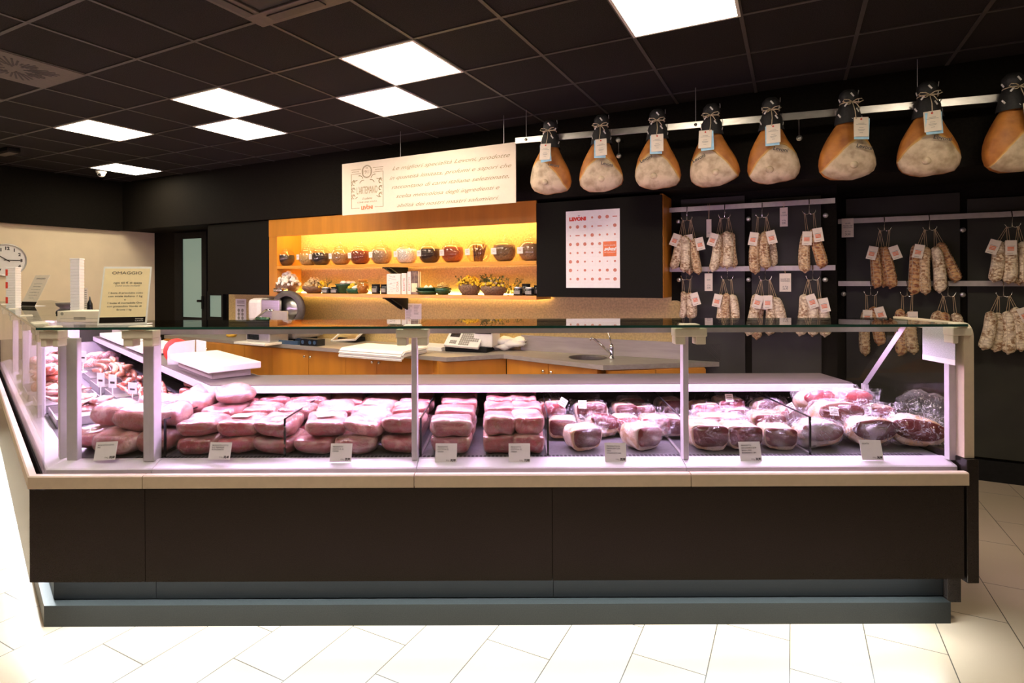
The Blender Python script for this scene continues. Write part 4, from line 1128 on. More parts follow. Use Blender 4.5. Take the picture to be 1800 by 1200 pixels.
# label printing scale with sloping keypad
p = wt(815, 618)
t = thing('label_scale', 'cream label printing scale with a sloping keypad and small dark screen', 'scale', p, RZ + .16)
obj('base', bx(-.20, .26, -.02, .26, .0, .05, .01), M['black'], t)
obj('printer_housing', bx(.10, .30, .02, .28, .05, .23, .012), M['cutting'], t)
obj('printer_slot', bx(.12, .29, .012, .02, .185, .20), M['black'], t)
mm = Matrix.Translation((0, .02, .125)) @ Matrix.Rotation(.62, 4, 'X') @ Matrix.Rotation(.06, 4, 'Y')
obj('keypad_body', bx(-.185, .185, -.115, .115, -.02, .012, .008, M=mm), M['cutting'], t)
obj('screen', bx(-.155, -.055, .01, .09, .012, .015, M=mm), M['blackscreen'], t)
kb = B()
for i in range(9):
    for j in range(6):
        if j < 2 and i > 4: continue
        x = -.025 + i * .022; y = -.09 + j * .031; box(kb, x - .0085, x + .0085, y - .011, y + .011, .012, .017, M=mm)
for i in range(4):
    for j in range(2): x = -.125 + i * .018; y = -.08 + j * .028; box(kb, x - .007, x + .007, y - .009, y + .009, .012, .017, M=mm)
obj('keys', kb, M['grey_ink'], t, label='rows of grey keys')
p = wt(893, 615)
t = thing('plastic_bag', 'pile of crumpled white plastic bags right of the keypad scale', 'bag', p, RZ)
bb_ = B()
for k, (x, y, z, sx, sy, sz) in enumerate(((-.08, -.02, 0, .3, .22, .07), (.06, .02, .03, .28, .2, .07), (-.02, .0, .06, .22, .18, .07), (.1, .05, .07, .2, .16, .06))):
    blob(sx, sy, sz, 2.3, 8, .1, .03, 11, k + 5, bm=bb_, M=Matrix.Translation((x, y, z)))
obj('sheet', bb_, M['paper'], t)
p = wt(407, 592)
t = thing('yellow_cloth', 'small crumpled yellow cloth on the worktop near the slicer', 'cloth', p, RZ)
M['yellow'] = pm('yellow cloth', (.72, .42, .03), .8, var=.1)
obj('cloth', blob(.14, .10, .05, 2.2, 8, .2, .02, 16, 2), M['yellow'], t)

# ------------------------------------------------------------------ salami racks
VR1, VR2 = 5.18, 5.60
def rack(x0, x1, yu, yl, v, vwall, label, glassx, y_top, y_bot, studs, u0=None):
    """steel bars on standoffs in front of smoked glass panels"""
    a = on_vl(x0, yu[0], v); b_ = on_vl(x1, yu[1], v); c_ = on_vl(x0, yl[0], v)
    ua = u0 if u0 is not None else a[0]
    zu = (a[2] + b_[2]) / 2; zl = (c_[2] + on_vl(x1, yl[1], v)[2]) / 2
    t = thing('salami_rack', label, 'rack', R3((ua + b_[0]) / 2, vwall, zl), RZ)
    o = Vector(((ua + b_[0]) / 2, vwall, zl))
    def L3(u, vv, z): return (u - o.x, vv - o.y, z - o.z)
    for z in (zu, zl):
        p, q = L3(ua, v, z - .021), L3(b_[0], v, z + .021)
        obj('bar', bx(p[0], q[0], p[1] - .004, p[1] + .004, p[2], q[2], .0015), M['barsteel'], t)
    for gx0, gx1 in glassx:
        g0, g1 = on_vl(gx0, y_top, vwall - .03), on_vl(gx1, y_top, vwall - .03)
        zb = on_vl(gx0, y_bot, vwall - .03)[2]
        p, q = L3(g0[0], vwall - .03, zb), L3(g1[0], vwall - .03, g0[2])
        obj('glass_panel', bx(p[0], q[0], p[1] - .005, p[1] + .005, p[2], q[2], .001), M['smoked'], t)
    for sx, sy in studs:
        q = on_vl(sx, sy, v + .03); p = L3(*q)
        mm_ = Matrix.Translation(p) @ Matrix.Rotation(PI / 2, 4, 'X')
        obj('standoff', lathe(B(), [(0, -(vwall - v - .03)), (.010, -(vwall - v - .03)), (.010, 0), (.019, 0), (.019, .012), (0, .014)], 16, M=mm_), M['alu'], t, True)
    return t, ua, b_[0], zu, zl
z1 = lambda x, y: (x / 4.285 + 1150, y / 4.285 + 330)
z2 = lambda x, y: (x / 3.871 + 1450, y / 3.871 + 330)
R1 = rack(1174.5, 1468, (368.5, 353.5), (472.5, 471.5), VR1, VA, 'left salami rack, two steel bars before smoked glass beside the poster cabinet', [(1197, 1309), (1321, 1443)], 351, 700,
          [z1(182, 255), z1(710, 235), z1(1290, 208), z1(188, 693), z1(712, 692), z1(1288, 692)], -.980)
R2 = rack(1473, 1880, (389, 372), (498, 498.5), VR2, VB, 'right salami rack, two steel bars before smoked glass at the right edge', [(1487, 1687), (1700, 1900)], 350, 800,
          [z2(937, 287), z2(127, 722), z2(937, 727)])
M['stringm'] = pm('hanging string', (.50, .36, .20), .8, var=.1)
def salami_mesh(seed, r, L_, m, netted):
    bm = B(); n = 18; k = 26; rings = []
    for i in range(k + 1):
        s = i / k
        w = r * min(1, (1 - abs(2 * s - 1) ** 9)) ** .5 if 0 < s < 1 else 0
        w = max(w, .006) * (.88 + .16 * s)
        if netted: w *= 1 + .045 * math.sin(s * 62)
        cx_ = .010 * math.sin(s * 3 + seed)
        ring = []
        for j in range(n):
            a = 2 * PI * j / n
            q = Vector((w * math.cos(a), w * math.sin(a), -L_ * s))
            q *= 1
            nn = noise.noise(q * 28 + Vector((seed * 9, 0, 0)))
            d = 1 + .07 * nn
            ring.append(bm.verts.new((q.x * d + cx_, q.y * d, q.z)))
        rings.append(ring)
    for a, b in zip(rings, rings[1:]):
        for j in range(n): bm.faces.new((a[j], b[j], b[(j + 1) % n], a[(j + 1) % n]))
    bm.faces.new(rings[-1]); bm.faces.new(rings[0][::-1])
    lathe(bm, [(.009, -L_ + .002), (.007, -L_ - .004), (.003, -L_ - .009), (0, -L_ - .010)], 8)
    return mesh_of('casing', bm, M[m], True)
def net_mesh(seed, r, L_):
    bm = B()
    for i in range(13):
        s = .06 + .07 * i
        w = r * (1 - abs(2 * s - 1) ** 9) ** .5 * (.88 + .16 * s) * 1.03
        tube(bm, [(w * math.cos(a * PI / 6) + .010 * math.sin(s * 3 + seed), w * math.sin(a * PI / 6), -L_ * s + .004 * math.sin(a)) for a in range(13)], .0013, 4)
    for j in range(5):
        a = j * 2 * PI / 5 + .3
        tube(bm, [(r * 1.02 * (1 - abs(2 * s - 1) ** 9) ** .5 * (.88 + .16 * s) * math.cos(a) + .010 * math.sin(s * 3 + seed), r * 1.02 * (1 - abs(2 * s - 1) ** 9) ** .5 * (.88 + .16 * s) * math.sin(a), -L_ * s) for s in [q / 14 for q in range(15)]], .0013, 4)
    return mesh_of('net', bm, M['twine'])
SAL = {}
for ky, mat_ in (('p', 'sal_pale'), ('m', 'sal_mid'), ('b', 'sal_brown')):
    SAL[ky] = (salami_mesh(1 + ord(ky), .031, .34, mat_, ky == 'b'), net_mesh(1 + ord(ky), .031, .34))
stag_me = mesh_of('paper_tag', bx(-.038, .038, -.0008, .0008, -.12, 0), M['tagpaper'])
sb = B()
for z in (-.062, -.074, -.086): box(sb, -.024, .02, -.0014, -.0008, z, z + .008)
sprint_me = mesh_of('print', sb, M['orange_ink'])
sb = B(); box(sb, -.026, .026, -.0014, -.0008, -.05, -.046); box(sb, -.026, .012, -.0014, -.0008, -.11, -.106)
sprint2_me = mesh_of('fine_print', sb, M['grey_ink'])
def hook(P, lab):
    """double hook hanging at world point P (its fork), from the bar above"""
    t = thing('double_hook', lab, 'hook', P, RZ, 'double hooks on the salami racks')
    obj('stem', tube(B(), [(0, 0, 0), (0, 0, .09), (0, .006, .115), (0, .018, .122), (0, .026, .11)], .0035, 6), M['chrome'], t, True)
    for s in (-1, 1):
        obj('prong', tube(B(), [(0, 0, .004), (s * .016, -.004, -.004), (s * .034, -.008, .0), (s * .045, -.010, .018), (s * .048, -.010, .034)], .0033, 6), M['chrome'], t, True)
    return t
def bunch(fn, v, hk, sal, where, zbar):
    hx, hy_ = fn(*hk)
    vh_ = v - .028
    P = on_v(hx, hy_, vh_)
    hook(Vector((P.x, P.y, max(P.z, zbar - .115))), 'steel double hook holding the ' + where)
    for i, s in enumerate(sal):
        x0, y0, x1, y1, w, ky, back, tag = s
        vv = vh_ - .035 + (.05 if back else 0) - .012 * (i % 2)
        A, E_ = on_v(*fn(x0, y0), vv), on_v(*fn(x1, y1), vv)
        ax = (A - E_); L_ = ax.length; ax.normalize()
        wd_ = (on_v(fn(w, 0)[0], fn(0, y1)[1], vv) - on_v(fn(0, 0)[0], fn(0, y1)[1], vv)).length
        sx_ = min(1.35, max(.72, wd_ / .062)); sz_ = L_ / .345
        kind = {'p': 'pale', 'm': 'speckled', 'b': 'reddish'}[ky]
        lab = '%s salami, %s in the %s' % (kind, ORD[i], where)
        t = thing('salami', lab, 'salami', A, group='salamis hanging on the wall racks')
        right = Vector((C, -Sn, 0)); yy_ = ax.cross(right).normalized(); xx = yy_.cross(ax).normalized()
        t.rotation_euler = Matrix((xx, yy_, ax)).transposed().to_euler()
        link('casing', SAL[ky][0], t, scale=(sx_, sx_, sz_))
        link('net', SAL[ky][1], t, scale=(sx_, sx_, sz_))
        sgn = -1 if (x0 < hk[0]) else 1
        top = Matrix.Translation(mloc(t).inverted() @ (P + R3(sgn * .032, -.01, .002)))
        q = top.translation
        obj('string', tube(B(), [q + Vector((-.003, 0, 0)), (-.005, 0, -.006)], .0016, 5) if 0 else tube(tube(B(), [q + Vector((-.004, 0, 0)), (-.008, 0, -.004)], .0016, 5), [q + Vector((.004, 0, 0)), (.008, 0, -.004)], .0016, 5), M['stringm'], t)
        if tag:
            tx, tr = tag
            g = link('paper_tag', stag_me, t, (tx * sx_, -.036 * sx_ - .004, -.004), (-.02, tr * .7, 0), scale=(.88, 1, .9))
            link('print', sprint_me, g); link('fine_print', sprint2_me, g)
T_ = lambda x, r: (x, r)
BUN1U = [((247, 245), [(195, 350, 140, 612, 75, 'p', 0, T_(-.01, .25)), (232, 360, 222, 635, 75, 'p', 0, None), (262, 352, 268, 655, 60, 'm', 1, T_(.0, -.2)), (303, 380, 335, 652, 62, 'm', 0, T_(.035, -.15))]),
         ((530, 228), [(478, 345, 438, 632, 66, 'p', 0, T_(-.012, .3)), (508, 345, 518, 600, 60, 'm', 1, None), (547, 326, 547, 606, 84, 'p', 0, None), (582, 336, 603, 600, 60, 'm', 1, None)]),
         ((813, 222), [(772, 335, 762, 650, 72, 'm', 0, T_(-.01, .2)), (838, 325, 846, 612, 86, 'm', 0, T_(.025, -.3)), (880, 380, 897, 592, 50, 'p', 1, None)]),
         ((1167, 196), [(1152, 328, 1136, 640, 82, 'm', 0, T_(.0, -.02)), (1212, 305, 1256, 604, 84, 'b', 0, T_(.008, -.03))])]
BUN1L = [((245, 690), [(222, 778, 208, 985, 52, 'p', 0, None), (266, 788, 276, 988, 72, 'p', 0, T_(.03, -.35))]),
         ((551, 692), [(500, 798, 492, 1000, 56, 'p', 0, T_(-.01, .25)), (545, 793, 545, 1030, 62, 'm', 0, None), (588, 800, 603, 1020, 62, 'p', 0, None)]),
         ((837, 694), [(772, 800, 702, 1112, 80, 'p', 0, T_(.02, .1)), (815, 810, 770, 1142, 78, 'm', 1, T_(.03, .1)), (872, 806, 864, 1110, 80, 'p', 0, T_(-.01, -.03)), (912, 822, 962, 1088, 72, 'p', 0, None)]),
         ((1195, 692), [(1132, 800, 1094, 1115, 80, 'p', 0, None), (1180, 800, 1192, 1118, 86, 'p', 0, T_(-.008, -.45)), (1248, 828, 1286, 1122, 80, 'p', 0, T_(.012, -.15))])]
BUN2U = [((405, 290), [(355, 398, 342, 682, 74, 'b', 0, T_(-.02, .3)), (395, 400, 398, 676, 62, 'b', 1, None), (425, 398, 444, 684, 76, 'b', 0, T_(.022, -.4))]),
         ((712, 286), [(640, 385, 590, 728, 82, 'b', 0, T_(.0, .12)), (688, 400, 686, 728, 76, 'm', 0, None), (752, 398, 780, 714, 86, 'p', 0, None), (795, 368, 886, 642, 80, 'b', 1, None)]),
         ((1275, 266), [(1183, 356, 1148, 642, 95, 'p', 0, T_(-.02, .35)), (1250, 356, 1250, 654, 88, 'p', 0, T_(.0, .0)), (1300, 390, 1322, 660, 64, 'm', 1, None), (1345, 366, 1362, 652, 80, 'p', 0, None)])]
BUN2L = [((312, 730), [(286, 826, 276, 1142, 72, 'm', 0, T_(.0, .0)), (342, 808, 366, 1072, 76, 'b', 0, T_(.012, -.3))]),
         ((560, 735), [(528, 824, 505, 1142, 76, 'b', 0, None), (588, 836, 606, 1132, 92, 'm', 0, T_(.0, .03))]),
         ((838, 737), [(775, 836, 745, 1110, 80, 'm', 0, None), (828, 846, 826, 1128, 76, 'b', 0, None), (888, 850, 915, 1104, 78, 'p', 0, None)]),
         ((1216, 738), [(1135, 840, 1076, 1102, 84, 'p', 0, None), (1180, 848, 1156, 1116, 76, 'p', 1, T_(.035, -.55)), (1243, 838, 1246, 1132, 86, 'p', 0, None), (1296, 812, 1335, 1112, 82, 'p', 0, T_(.015, -.4))])]
for fn, v, lst, nm, zb in ((z1, VR1, BUN1U, 'upper bar, left rack', R1[3]), (z1, VR1, BUN1L, 'lower bar, left rack', R1[4]), (z2, VR2, BUN2U, 'upper bar, right rack', R2[3]), (z2, VR2, BUN2L, 'lower bar, right rack', R2[4])):
    for i, (hk, sal) in enumerate(lst): bunch(fn, v, hk, sal, '%s bunch on the %s' % (ORD[i], nm), zb)
def card(fn, cx_, y0, y1, hw, v, label, lines, ytop=None):
    a, b_ = on_v(*fn(cx_ - hw, y0), v - .02), on_v(*fn(cx_ + hw, y1), v - .02)
    ul, ur = UV(a)[0], UV(b_)[0]; w_ = ur - ul; h = a.z - b_.z
    t = thing('price_card', label, 'price card', R3((ul + ur) / 2, v - .02, a.z), RZ, 'price cards tied to the rack bars')
    obj('card', bx(-w_ / 2, w_ / 2, -.001, .001, -h, 0), M['tagpaper'], t)
    if ytop is not None:
        zt_ = on_v(*fn(cx_, ytop), v - .02).z - a.z
        obj('string', tube(tube(B(), [(-.008, .0, zt_), (0, 0, -.006)], .0014, 5), [(.008, 0, zt_), (0, 0, -.006)], .0014, 5), M['stringm'], t)
    else: zt_ = .02
    for k, (s, z, hh) in enumerate(lines):
        text(t, s, 0, -.0016, -h * z, hh, M['ink'], w_ * (.8 if len(s) > 8 else .45), 'CENTER')
card(z1, 412, 238, 372, 19, VR1, 'narrow price card turned edge on between the first two upper bunches', [('€ 3', .8, .012)], 120)
card(z1, 976, 150, 290, 30, VR1, 'price card tied to the upper bar right of the third bunch', [('SALAME', .3, .011), ('CACCIATORE', .45, .011), ('al Kg', .7, .010), ('29,90', .88, .018)], 110)
card(z1, 410, 645, 776, 30, VR1, 'price card tied to the lower bar between the first two lower bunches', [('SALAMINO', .4, .011), ('al Kg', .7, .010), ('22,90', .88, .018)], 600)
card(z1, 987, 645, 782, 44, VR1, 'wider price card tied to the lower bar before the fourth lower bunch', [('SALAME TIPO', .35, .011), ('MILANO NOSTRANO', .45, .011), ('al Kg', .74, .010), ('26,90', .89, .018)], 600)
card(z2, 155, 210, 335, 41, VR2, 'price card at the left end of the upper bar on the right rack', [('SALAME', .3, .011), ('FELINO IGP', .42, .011), ('MANTOVANO', .52, .011), ('al Kg', .72, .010), ('24,90', .9, .018)])

# ------------------------------------------------------------------ the glass counter: straight run along x, side run turned 46 degrees
PC = Vector((-2.08, 2.47)); WD = Vector((-.69, .7238)); WN = Vector((.7238, .69))
XR, WL = 2.05, 4.7
WROT = math.atan2(-WD.y, -WD.x)
def Wp(s, t, z=0): q = PC + WD * s + WN * t; return Vector((q.x, q.y, z))
def mitre(tm, tw): s = (tm - .69 * tw) / .7238; return PC + WD * s + WN * tw
main = thing('display_counter', 'long straight refrigerated glass display counter with dark front panel', 'display counter', (0, 2.95, 0))
wing = thing('display_counter', 'side run of the glass counter turning back at the left corner', 'display counter', Wp(2.2, .5), WROT)
def both(name, m, t0, t1, z0, z1, w0=None, w1=None, xr=XR, mats2=None, wl=WL, **k):
    w0 = t0 if w0 is None else w0; w1 = t1 if w1 is None else w1
    a, b_ = mitre(t0, w0), mitre(t1, w1)
    bm = B(); prism(bm, [(a.x, a.y), (xr, PC.y + t0), (xr, PC.y + t1), (b_.x, b_.y)], z0, z1)
    obj(name, bm, m, main, world=True, **k)
    e0, e1 = Wp(wl, w0), Wp(wl, w1)
    bm = B(); prism(bm, [(a.x, a.y), (b_.x, b_.y), (e1.x, e1.y), (e0.x, e0.y)], z0, z1)
    obj(name, bm, mats2 or m, wing, world=True, **k)
both('kick_base', M['kick'], .145, .92, 0, .098, .065, 1.05, xr=2.08)

def run_panels(name, m, t0, t1, w0, w1, z0, z1, cuts, xr):
    a_, b2_ = mitre(t0, w0), mitre(t1, w1)
    xs2 = [None] + cuts + [xr]
    for x0, x1 in zip(xs2, xs2[1:]):
        l0, l1 = (a_.x, b2_.x) if x0 is None else (x0 + .0012, x0 + .0012)
        bm = B(); prism(bm, [(l0, PC.y + t0), (x1 - .0012, PC.y + t0), (x1 - .0012, PC.y + t1), (l1, PC.y + t1)], z0, z1)
        obj(name, bm, m, main, world=True)
    bm = B(); e0, e1 = Wp(WL, w0), Wp(WL, w1); prism(bm, [(a_.x, a_.y), (b2_.x, b2_.y), (e1.x, e1.y), (e0.x, e0.y)], z0, z1)
    obj(name, bm, m, wing, world=True)
run_panels('recess_panel', M['recess'], .19, .90, .103, 1.03, .105, .262, [-1.635, .24], 2.08)
run_panels('front_panel', M['panel'], .03, .055, .008, .03, .268, .678, [-1.585, .222], XR)
both('seam_light_stop', M['black'], .0555, .058, .268, .30, .0305, .033)  # added hidden strip, stops the kick light leaking through the panel gaps
both('counter_body', M['black'], .062, .93, .285, .69, .062, 1.06)
both('light_strip', M['kick_em'], .075, .115, .270, .280, .075, .115, xr=2.0, label='cool white light strip under the front panel')
obj('recess_end_block', bx(2.085, 2.15, 2.64, 3.3, .083, .25, .003), M['panel'], main, world=True)
# front panel joints are the gaps between bumper sections
J = [-1.578, -.386, .829]
a = PC.x
for x0, x1 in zip([None] + J, J + [XR]):
    bm = B()
    def cx(t): return mitre(t, t).x if x0 is None else x0 + .002
    pr = [(0, .693), (0, .744), (.006, .749), (.030, .749), (.030, .693)]
    va = [bm.verts.new((cx(t), PC.y + t, z)) for t, z in pr]; vb = [bm.verts.new((x1 - .002, PC.y + t, z)) for t, z in pr]
    bm.faces.new(va); bm.faces.new(vb[::-1])
    for i in range(5): bm.faces.new((va[i], vb[i], vb[(i + 1) % 5], va[(i + 1) % 5]))
    obj('bumper', bm, M['bumper'], main, world=True)
    bm = B()
    pr = [(.066, .70), (.066, .754), (.072, .759), (.135, .778), (.155, .778), (.155, .70)]
    va = [bm.verts.new((cx(t), PC.y + t, z)) for t, z in pr]; vb = [bm.verts.new((x1 - .0006, PC.y + t, z)) for t, z in pr]
    bm.faces.new(va); bm.faces.new(vb[::-1])
    for i in range(6): bm.faces.new((va[i], vb[i], vb[(i + 1) % 6], va[(i + 1) % 6]))
    obj('ledge', bm, M['ledge'], main, world=True)
WJ = [0, 1.2, 2.4, 3.6, WL]
for k, (s0, s1) in enumerate(zip(WJ, WJ[1:])):
    def wprof(name, pr, m):
        bm = B()
        va = []; vb = []
        for t, z in pr:
            if k == 0: q = mitre(t, t); q = Vector((q.x, q.y, z))
            else: q = Wp(s0 + .002, t, z)
            va.append(bm.verts.new(q)); vb.append(bm.verts.new(Wp(s1 - .002, t, z)))
        bm.faces.new(va); bm.faces.new(vb[::-1]); n = len(pr)
        for i in range(n): bm.faces.new((va[i], vb[i], vb[(i + 1) % n], va[(i + 1) % n]))
        obj(name, bm, m, wing, world=True)
    wprof('bumper', [(0, .693), (0, .744), (.006, .749), (.030, .749), (.030, .693)], M['bumper'])
    wprof('ledge', [(.066, .70), (.066, .754), (.072, .759), (.135, .778), (.155, .778), (.155, .70)], M['ledge'])
# deck, air grille, inner back wall, service shelf
DZ0, DZ1 = .772, .80
def zdeck(Y): return DZ0 + (Y - 2.62) * .035
both('deck', M['deck'], .155, .95, .72, .772, .155, 1.09)
gb = B()
x = -1.72
while x < 1.98:
    box(gb, x, x + .011, 2.632, 2.668, .7722, .7735); x += .019
obj('air_grille', gb, M['slot'], main, world=True)
both('inner_back_wall', M['inner'], .93, .95, .772, .985, 1.07, 1.09)
lp = B()
for k in range(8): box(lp, -1.5 + 0, 2.0, 3.398, 3.401, .86 + k * .014, .864 + k * .014)
obj('back_slots', lp, M['slot'], main, world=True)
both('service_shelf', M['shelfsteel'], .63, .95, .985, 1.03, .78, 1.09, xr=1.93)
both('shelf_lip', M['ledge'], .622, .63, .985, 1.024, .772, .78, xr=1.93, label='white lip along the service shelf')
both('back_panel', M['black'], .93, .955, .28, .985, 1.06, 1.095)
# glass
ZG0, ZG1 = .745, 1.386
xs_ = [mitre(.05, .05).x + .004] + J + [XR + .03]
for x0, x1 in zip(xs_, xs_[1:]):
    obj('front_glass', bx(x0 + .002, x1 - .002, 2.522, 2.530, ZG0, ZG1), M['glass'], main, world=True)
    obj('top_glass', bx(max(x0, -1.80) + .002, x1 - .002, 2.506, 2.965, ZG1 + .002, ZG1 + .011), M['topglass'], main, world=True)
c0 = mitre(.036, .036); c1 = mitre(.495, .495)
bm = B(); prism(bm, [(c0.x, c0.y), (-1.802, 2.506), (-1.802, 2.965), (c1.x, c1.y)], ZG1 + .002, ZG1 + .011)
obj('top_glass', bm, M['topglass'], main, world=True)
obj('glass_edge', bx(c0.x, XR + .02, 2.500, 2.506, ZG1 + .001, ZG1 + .012), M['gedge'], main, world=True, label='dark green glass edge')
for s0, s1 in zip(WJ, WJ[1:]):
    q0 = Wp(s0 + .004, .052) if s0 else mitre(.052, .052).to_3d()
    q1 = Wp(s0 + .004, .060) if s0 else mitre(.060, .060).to_3d()
    e0, e1 = Wp(s1 - .002, .052), Wp(s1 - .002, .060)
    bm = B(); prism(bm, [(p.x, p.y) for p in (q0, q1, e1, e0)], ZG0, ZG1); obj('front_glass', bm, M['glass'], wing, world=True)
    q0 = Wp(s0 + .002, .036) if s0 else mitre(.036, .036).to_3d()
    q1 = Wp(s0 + .002, .495) if s0 else mitre(.495, .495).to_3d()
    e0, e1 = Wp(s1 - .002, .036), Wp(s1 - .002, .495)
    bm = B(); prism(bm, [(p.x, p.y) for p in (q0, q1, e1, e0)], ZG1 + .002, ZG1 + .011); obj('top_glass', bm, M['topglass'], wing, world=True)
q0, q1, e0, e1 = mitre(.030, .030), mitre(.036, .036), Wp(WL, .030), Wp(WL, .036)
bm = B(); prism(bm, [(p.x, p.y) for p in (q0, q1, e1, e0)], ZG1 + .001, ZG1 + .012); obj('glass_edge', bm, M['gedge'], wing, world=True, label='dark green glass edge')
# light rail under the back of the top glass
both('light_rail', M['alu'], .43, .49, 1.342, 1.354, .43, .49, xr=2.04)
both('rail_lip', M['alu'], .428, .434, 1.328, 1.354, .428, .434, xr=2.04)
def strip_lamp(par, pa, pb, na):
    """flat lamp strip under the rail, tilted to face down and to the customer side"""
    bm = B()
    for (z0_, z1_) in ((1.341, 1.3275),):
        va = [bm.verts.new((q.x, q.y, z)) for q, z in zip(pa, (z0_, z1_, z1_ + .002, z0_ + .002))]
        vb = [bm.verts.new((q.x, q.y, z)) for q, z in zip(pb, (z0_, z1_, z1_ + .002, z0_ + .002))]
        bm.faces.new(va); bm.faces.new(vb[::-1])
        for k in range(4): bm.faces.new((va[k], vb[k], vb[(k + 1) % 4], va[(k + 1) % 4]))
    obj('lamp_tube', bm, M['led_em'], par, world=True, label='lilac lamp strip')
ts = (.446, .484, .484, .446)
strip_lamp(main, [mitre(t_, t_) for t_ in ts], [Vector((2.0, PC.y + t_)) for t_ in ts], 0)
strip_lamp(wing, [mitre(t_, t_) for t_ in ts], [Wp(WL - .05, t_) for t_ in ts], 0)
# posts and clamps
def post(x, y, par, w=.026, d=.045, z0=.775):
    obj('post', bx(x - w / 2, x + w / 2, y, y + d, z0, 1.34, .003), M['post'], par, world=True)
def clamp(x, y, par, w=.135, rot=0):
    Mx = Matrix.Translation((x, y, 0)) @ Matrix.Rotation(rot, 4, 'Z')
    bm = B(); box(bm, -w / 2, w / 2, -.012, .05, 1.345, 1.383, .005, M=Mx); box(bm, -w * .27, w * .27, -.016, .045, 1.383, 1.402, .004, M=Mx)
    box(bm, -w / 2 + .004, -w * .16, -.006, .05, 1.31, 1.348, .004, M=Mx); box(bm, w * .16, w / 2 - .004, -.006, .05, 1.31, 1.348, .004, M=Mx)
    obj('clamp', bm, M['clamp'], par, world=True)
post(-.402, 2.585, main); post(.845, 2.585, main); post(2.055, 2.56, main, .045, .03)
post(-1.622, 2.585, main, .05, .06)
post(-1.985, 2.60, main, .05, .03)
for x in (-.40, .845): clamp(x, 2.522, main, .145)
clamp(-1.625, 2.522, main, .14); clamp(-2.02, 2.522, main, .085); clamp(2.055, 2.522, main, .085)
for s in (.30, .42, 1.2, 2.4, 3.6):
    q = Wp(s, .055); clamp(q.x, q.y, wing, .07, WROT)
for s in (.12, 1.22, 2.42, 3.62):
    q = Wp(s, .14)
    bm = B(); box(bm, -.03, .03, -.02, .02, .775, 1.34, .003, M=Matrix.Translation((q.x, q.y, 0)) @ Matrix.Rotation(WROT, 4, 'Z')); obj('post', bm, M['post'], wing, world=True)
# right end: glass pane, rounded frame, lower side panel
obj('side_panel', bx(2.06, 2.112, 2.495, 3.44, .25, .798, .003), M['panel'], main, world=True)
prof_ = [(2.53, .80), (2.53, 1.385), (2.965, 1.385), (3.26, 1.03), (3.40, 1.0), (3.40, .80)]
bm = B(); extrude_x(bm, prof_, 2.072, 2.080); obj('end_glass', bm, M['glass'], main, world=True)
fr = [(2.515, .80), (2.515, 1.34)] + [(2.515 + .045 * (1 - math.cos(a)), 1.34 + .06 * math.sin(a)) for a in [k * PI / 12 for k in range(1, 7)]] + [(2.97, 1.402)]
bm = B()
w_ = .045
for (y0, z0), (y1, z1_) in zip(fr, fr[1:]): pass
outer = fr; innerp = [(2.56, .80), (2.56, 1.35), (2.97, 1.368)]
extrude_x(bm, outer + innerp[::-1], 2.064, 2.108)
obj('end_frame', bm, M['bumper'], main, world=True, label='beige rounded frame of the end glass')
obj('end_brace', tube(B(), [(2.076, 2.90, 1.365), (2.076, 3.22, 1.0), (2.076, 3.22, .93)], .016, 4), M['post'], main, world=True)
obj('end_brace', bx(2.066, 2.084, 3.2, 3.24, .78, 1.0), M['post'], main, world=True)
e0, e1 = Wp(WL, .03), Wp(WL, 1.08)
bm = B(); prism(bm, [(p.x, p.y) for p in (Wp(WL, .03), Wp(WL + .03, .03), Wp(WL + .03, 1.08), Wp(WL, 1.08))], .25, .99); obj('side_panel', bm, M['panel'], wing, world=True)
bm = B(); prism(bm, [(p.x, p.y) for p in (Wp(WL, .05), Wp(WL + .008, .05), Wp(WL + .008, .5), Wp(WL, .5))], .99, 1.385); obj('end_glass', bm, M['glass'], wing, world=True)
p = on_Y(285, 811, 2.60)
t = thing('red_sticker', 'small red sticker on the white ledge near the left joint', 'sticker', (p.x, 2.575, .7665), rot=(math.atan2(.026, .063), 0, 0))
obj('sticker', bx(-.032, .032, -.006, .006, 0, .001), M['red'], t)

# glass dividers
DIV = [(-1.59, -1.555, 'first glass divider from the left, beside the corner bay of big hams'), (-1.025, -1.02, 'second glass divider, between the flat ham blocks and tumbled blocks'), (-.383, -.38, 'third glass divider, just right of the middle post'),
       (.217, .238, 'fourth glass divider, between stacked ham blocks and bagged cured pieces'), (.846, .89, 'fifth glass divider, at the post left of the bagged square pieces'), (1.454, 1.465, 'rightmost glass divider, beside the big half moon pieces')]
M['divglass'] = glass('divider glass', (.96, .965, .97), .03, .5)
for xf, xb, lab in DIV:
    y0, y1 = 2.66, 3.36
    dv = Vector((xb - xf, y1 - y0, 0)); an = math.atan2(-dv.x, dv.y)
    t = thing('glass_divider', lab, 'glass divider', (xf, y0, zdeck(y0)), an, 'glass dividers in the counter')
    L_ = dv.length
    obj('pane', bx(-.002, .002, 0, L_, .006, .175), M['divglass'], t)
    obj('edge', box(box(B(), -.0042, .0042, -.004, .004, .0, .178), -.003, .003, 0, L_, .173, .179), M['blackgloss'], t, label='dark edge of the pane')
    obj('foot', bx(-.006, .006, .0, L_, 0, .008), M['alu'], t)

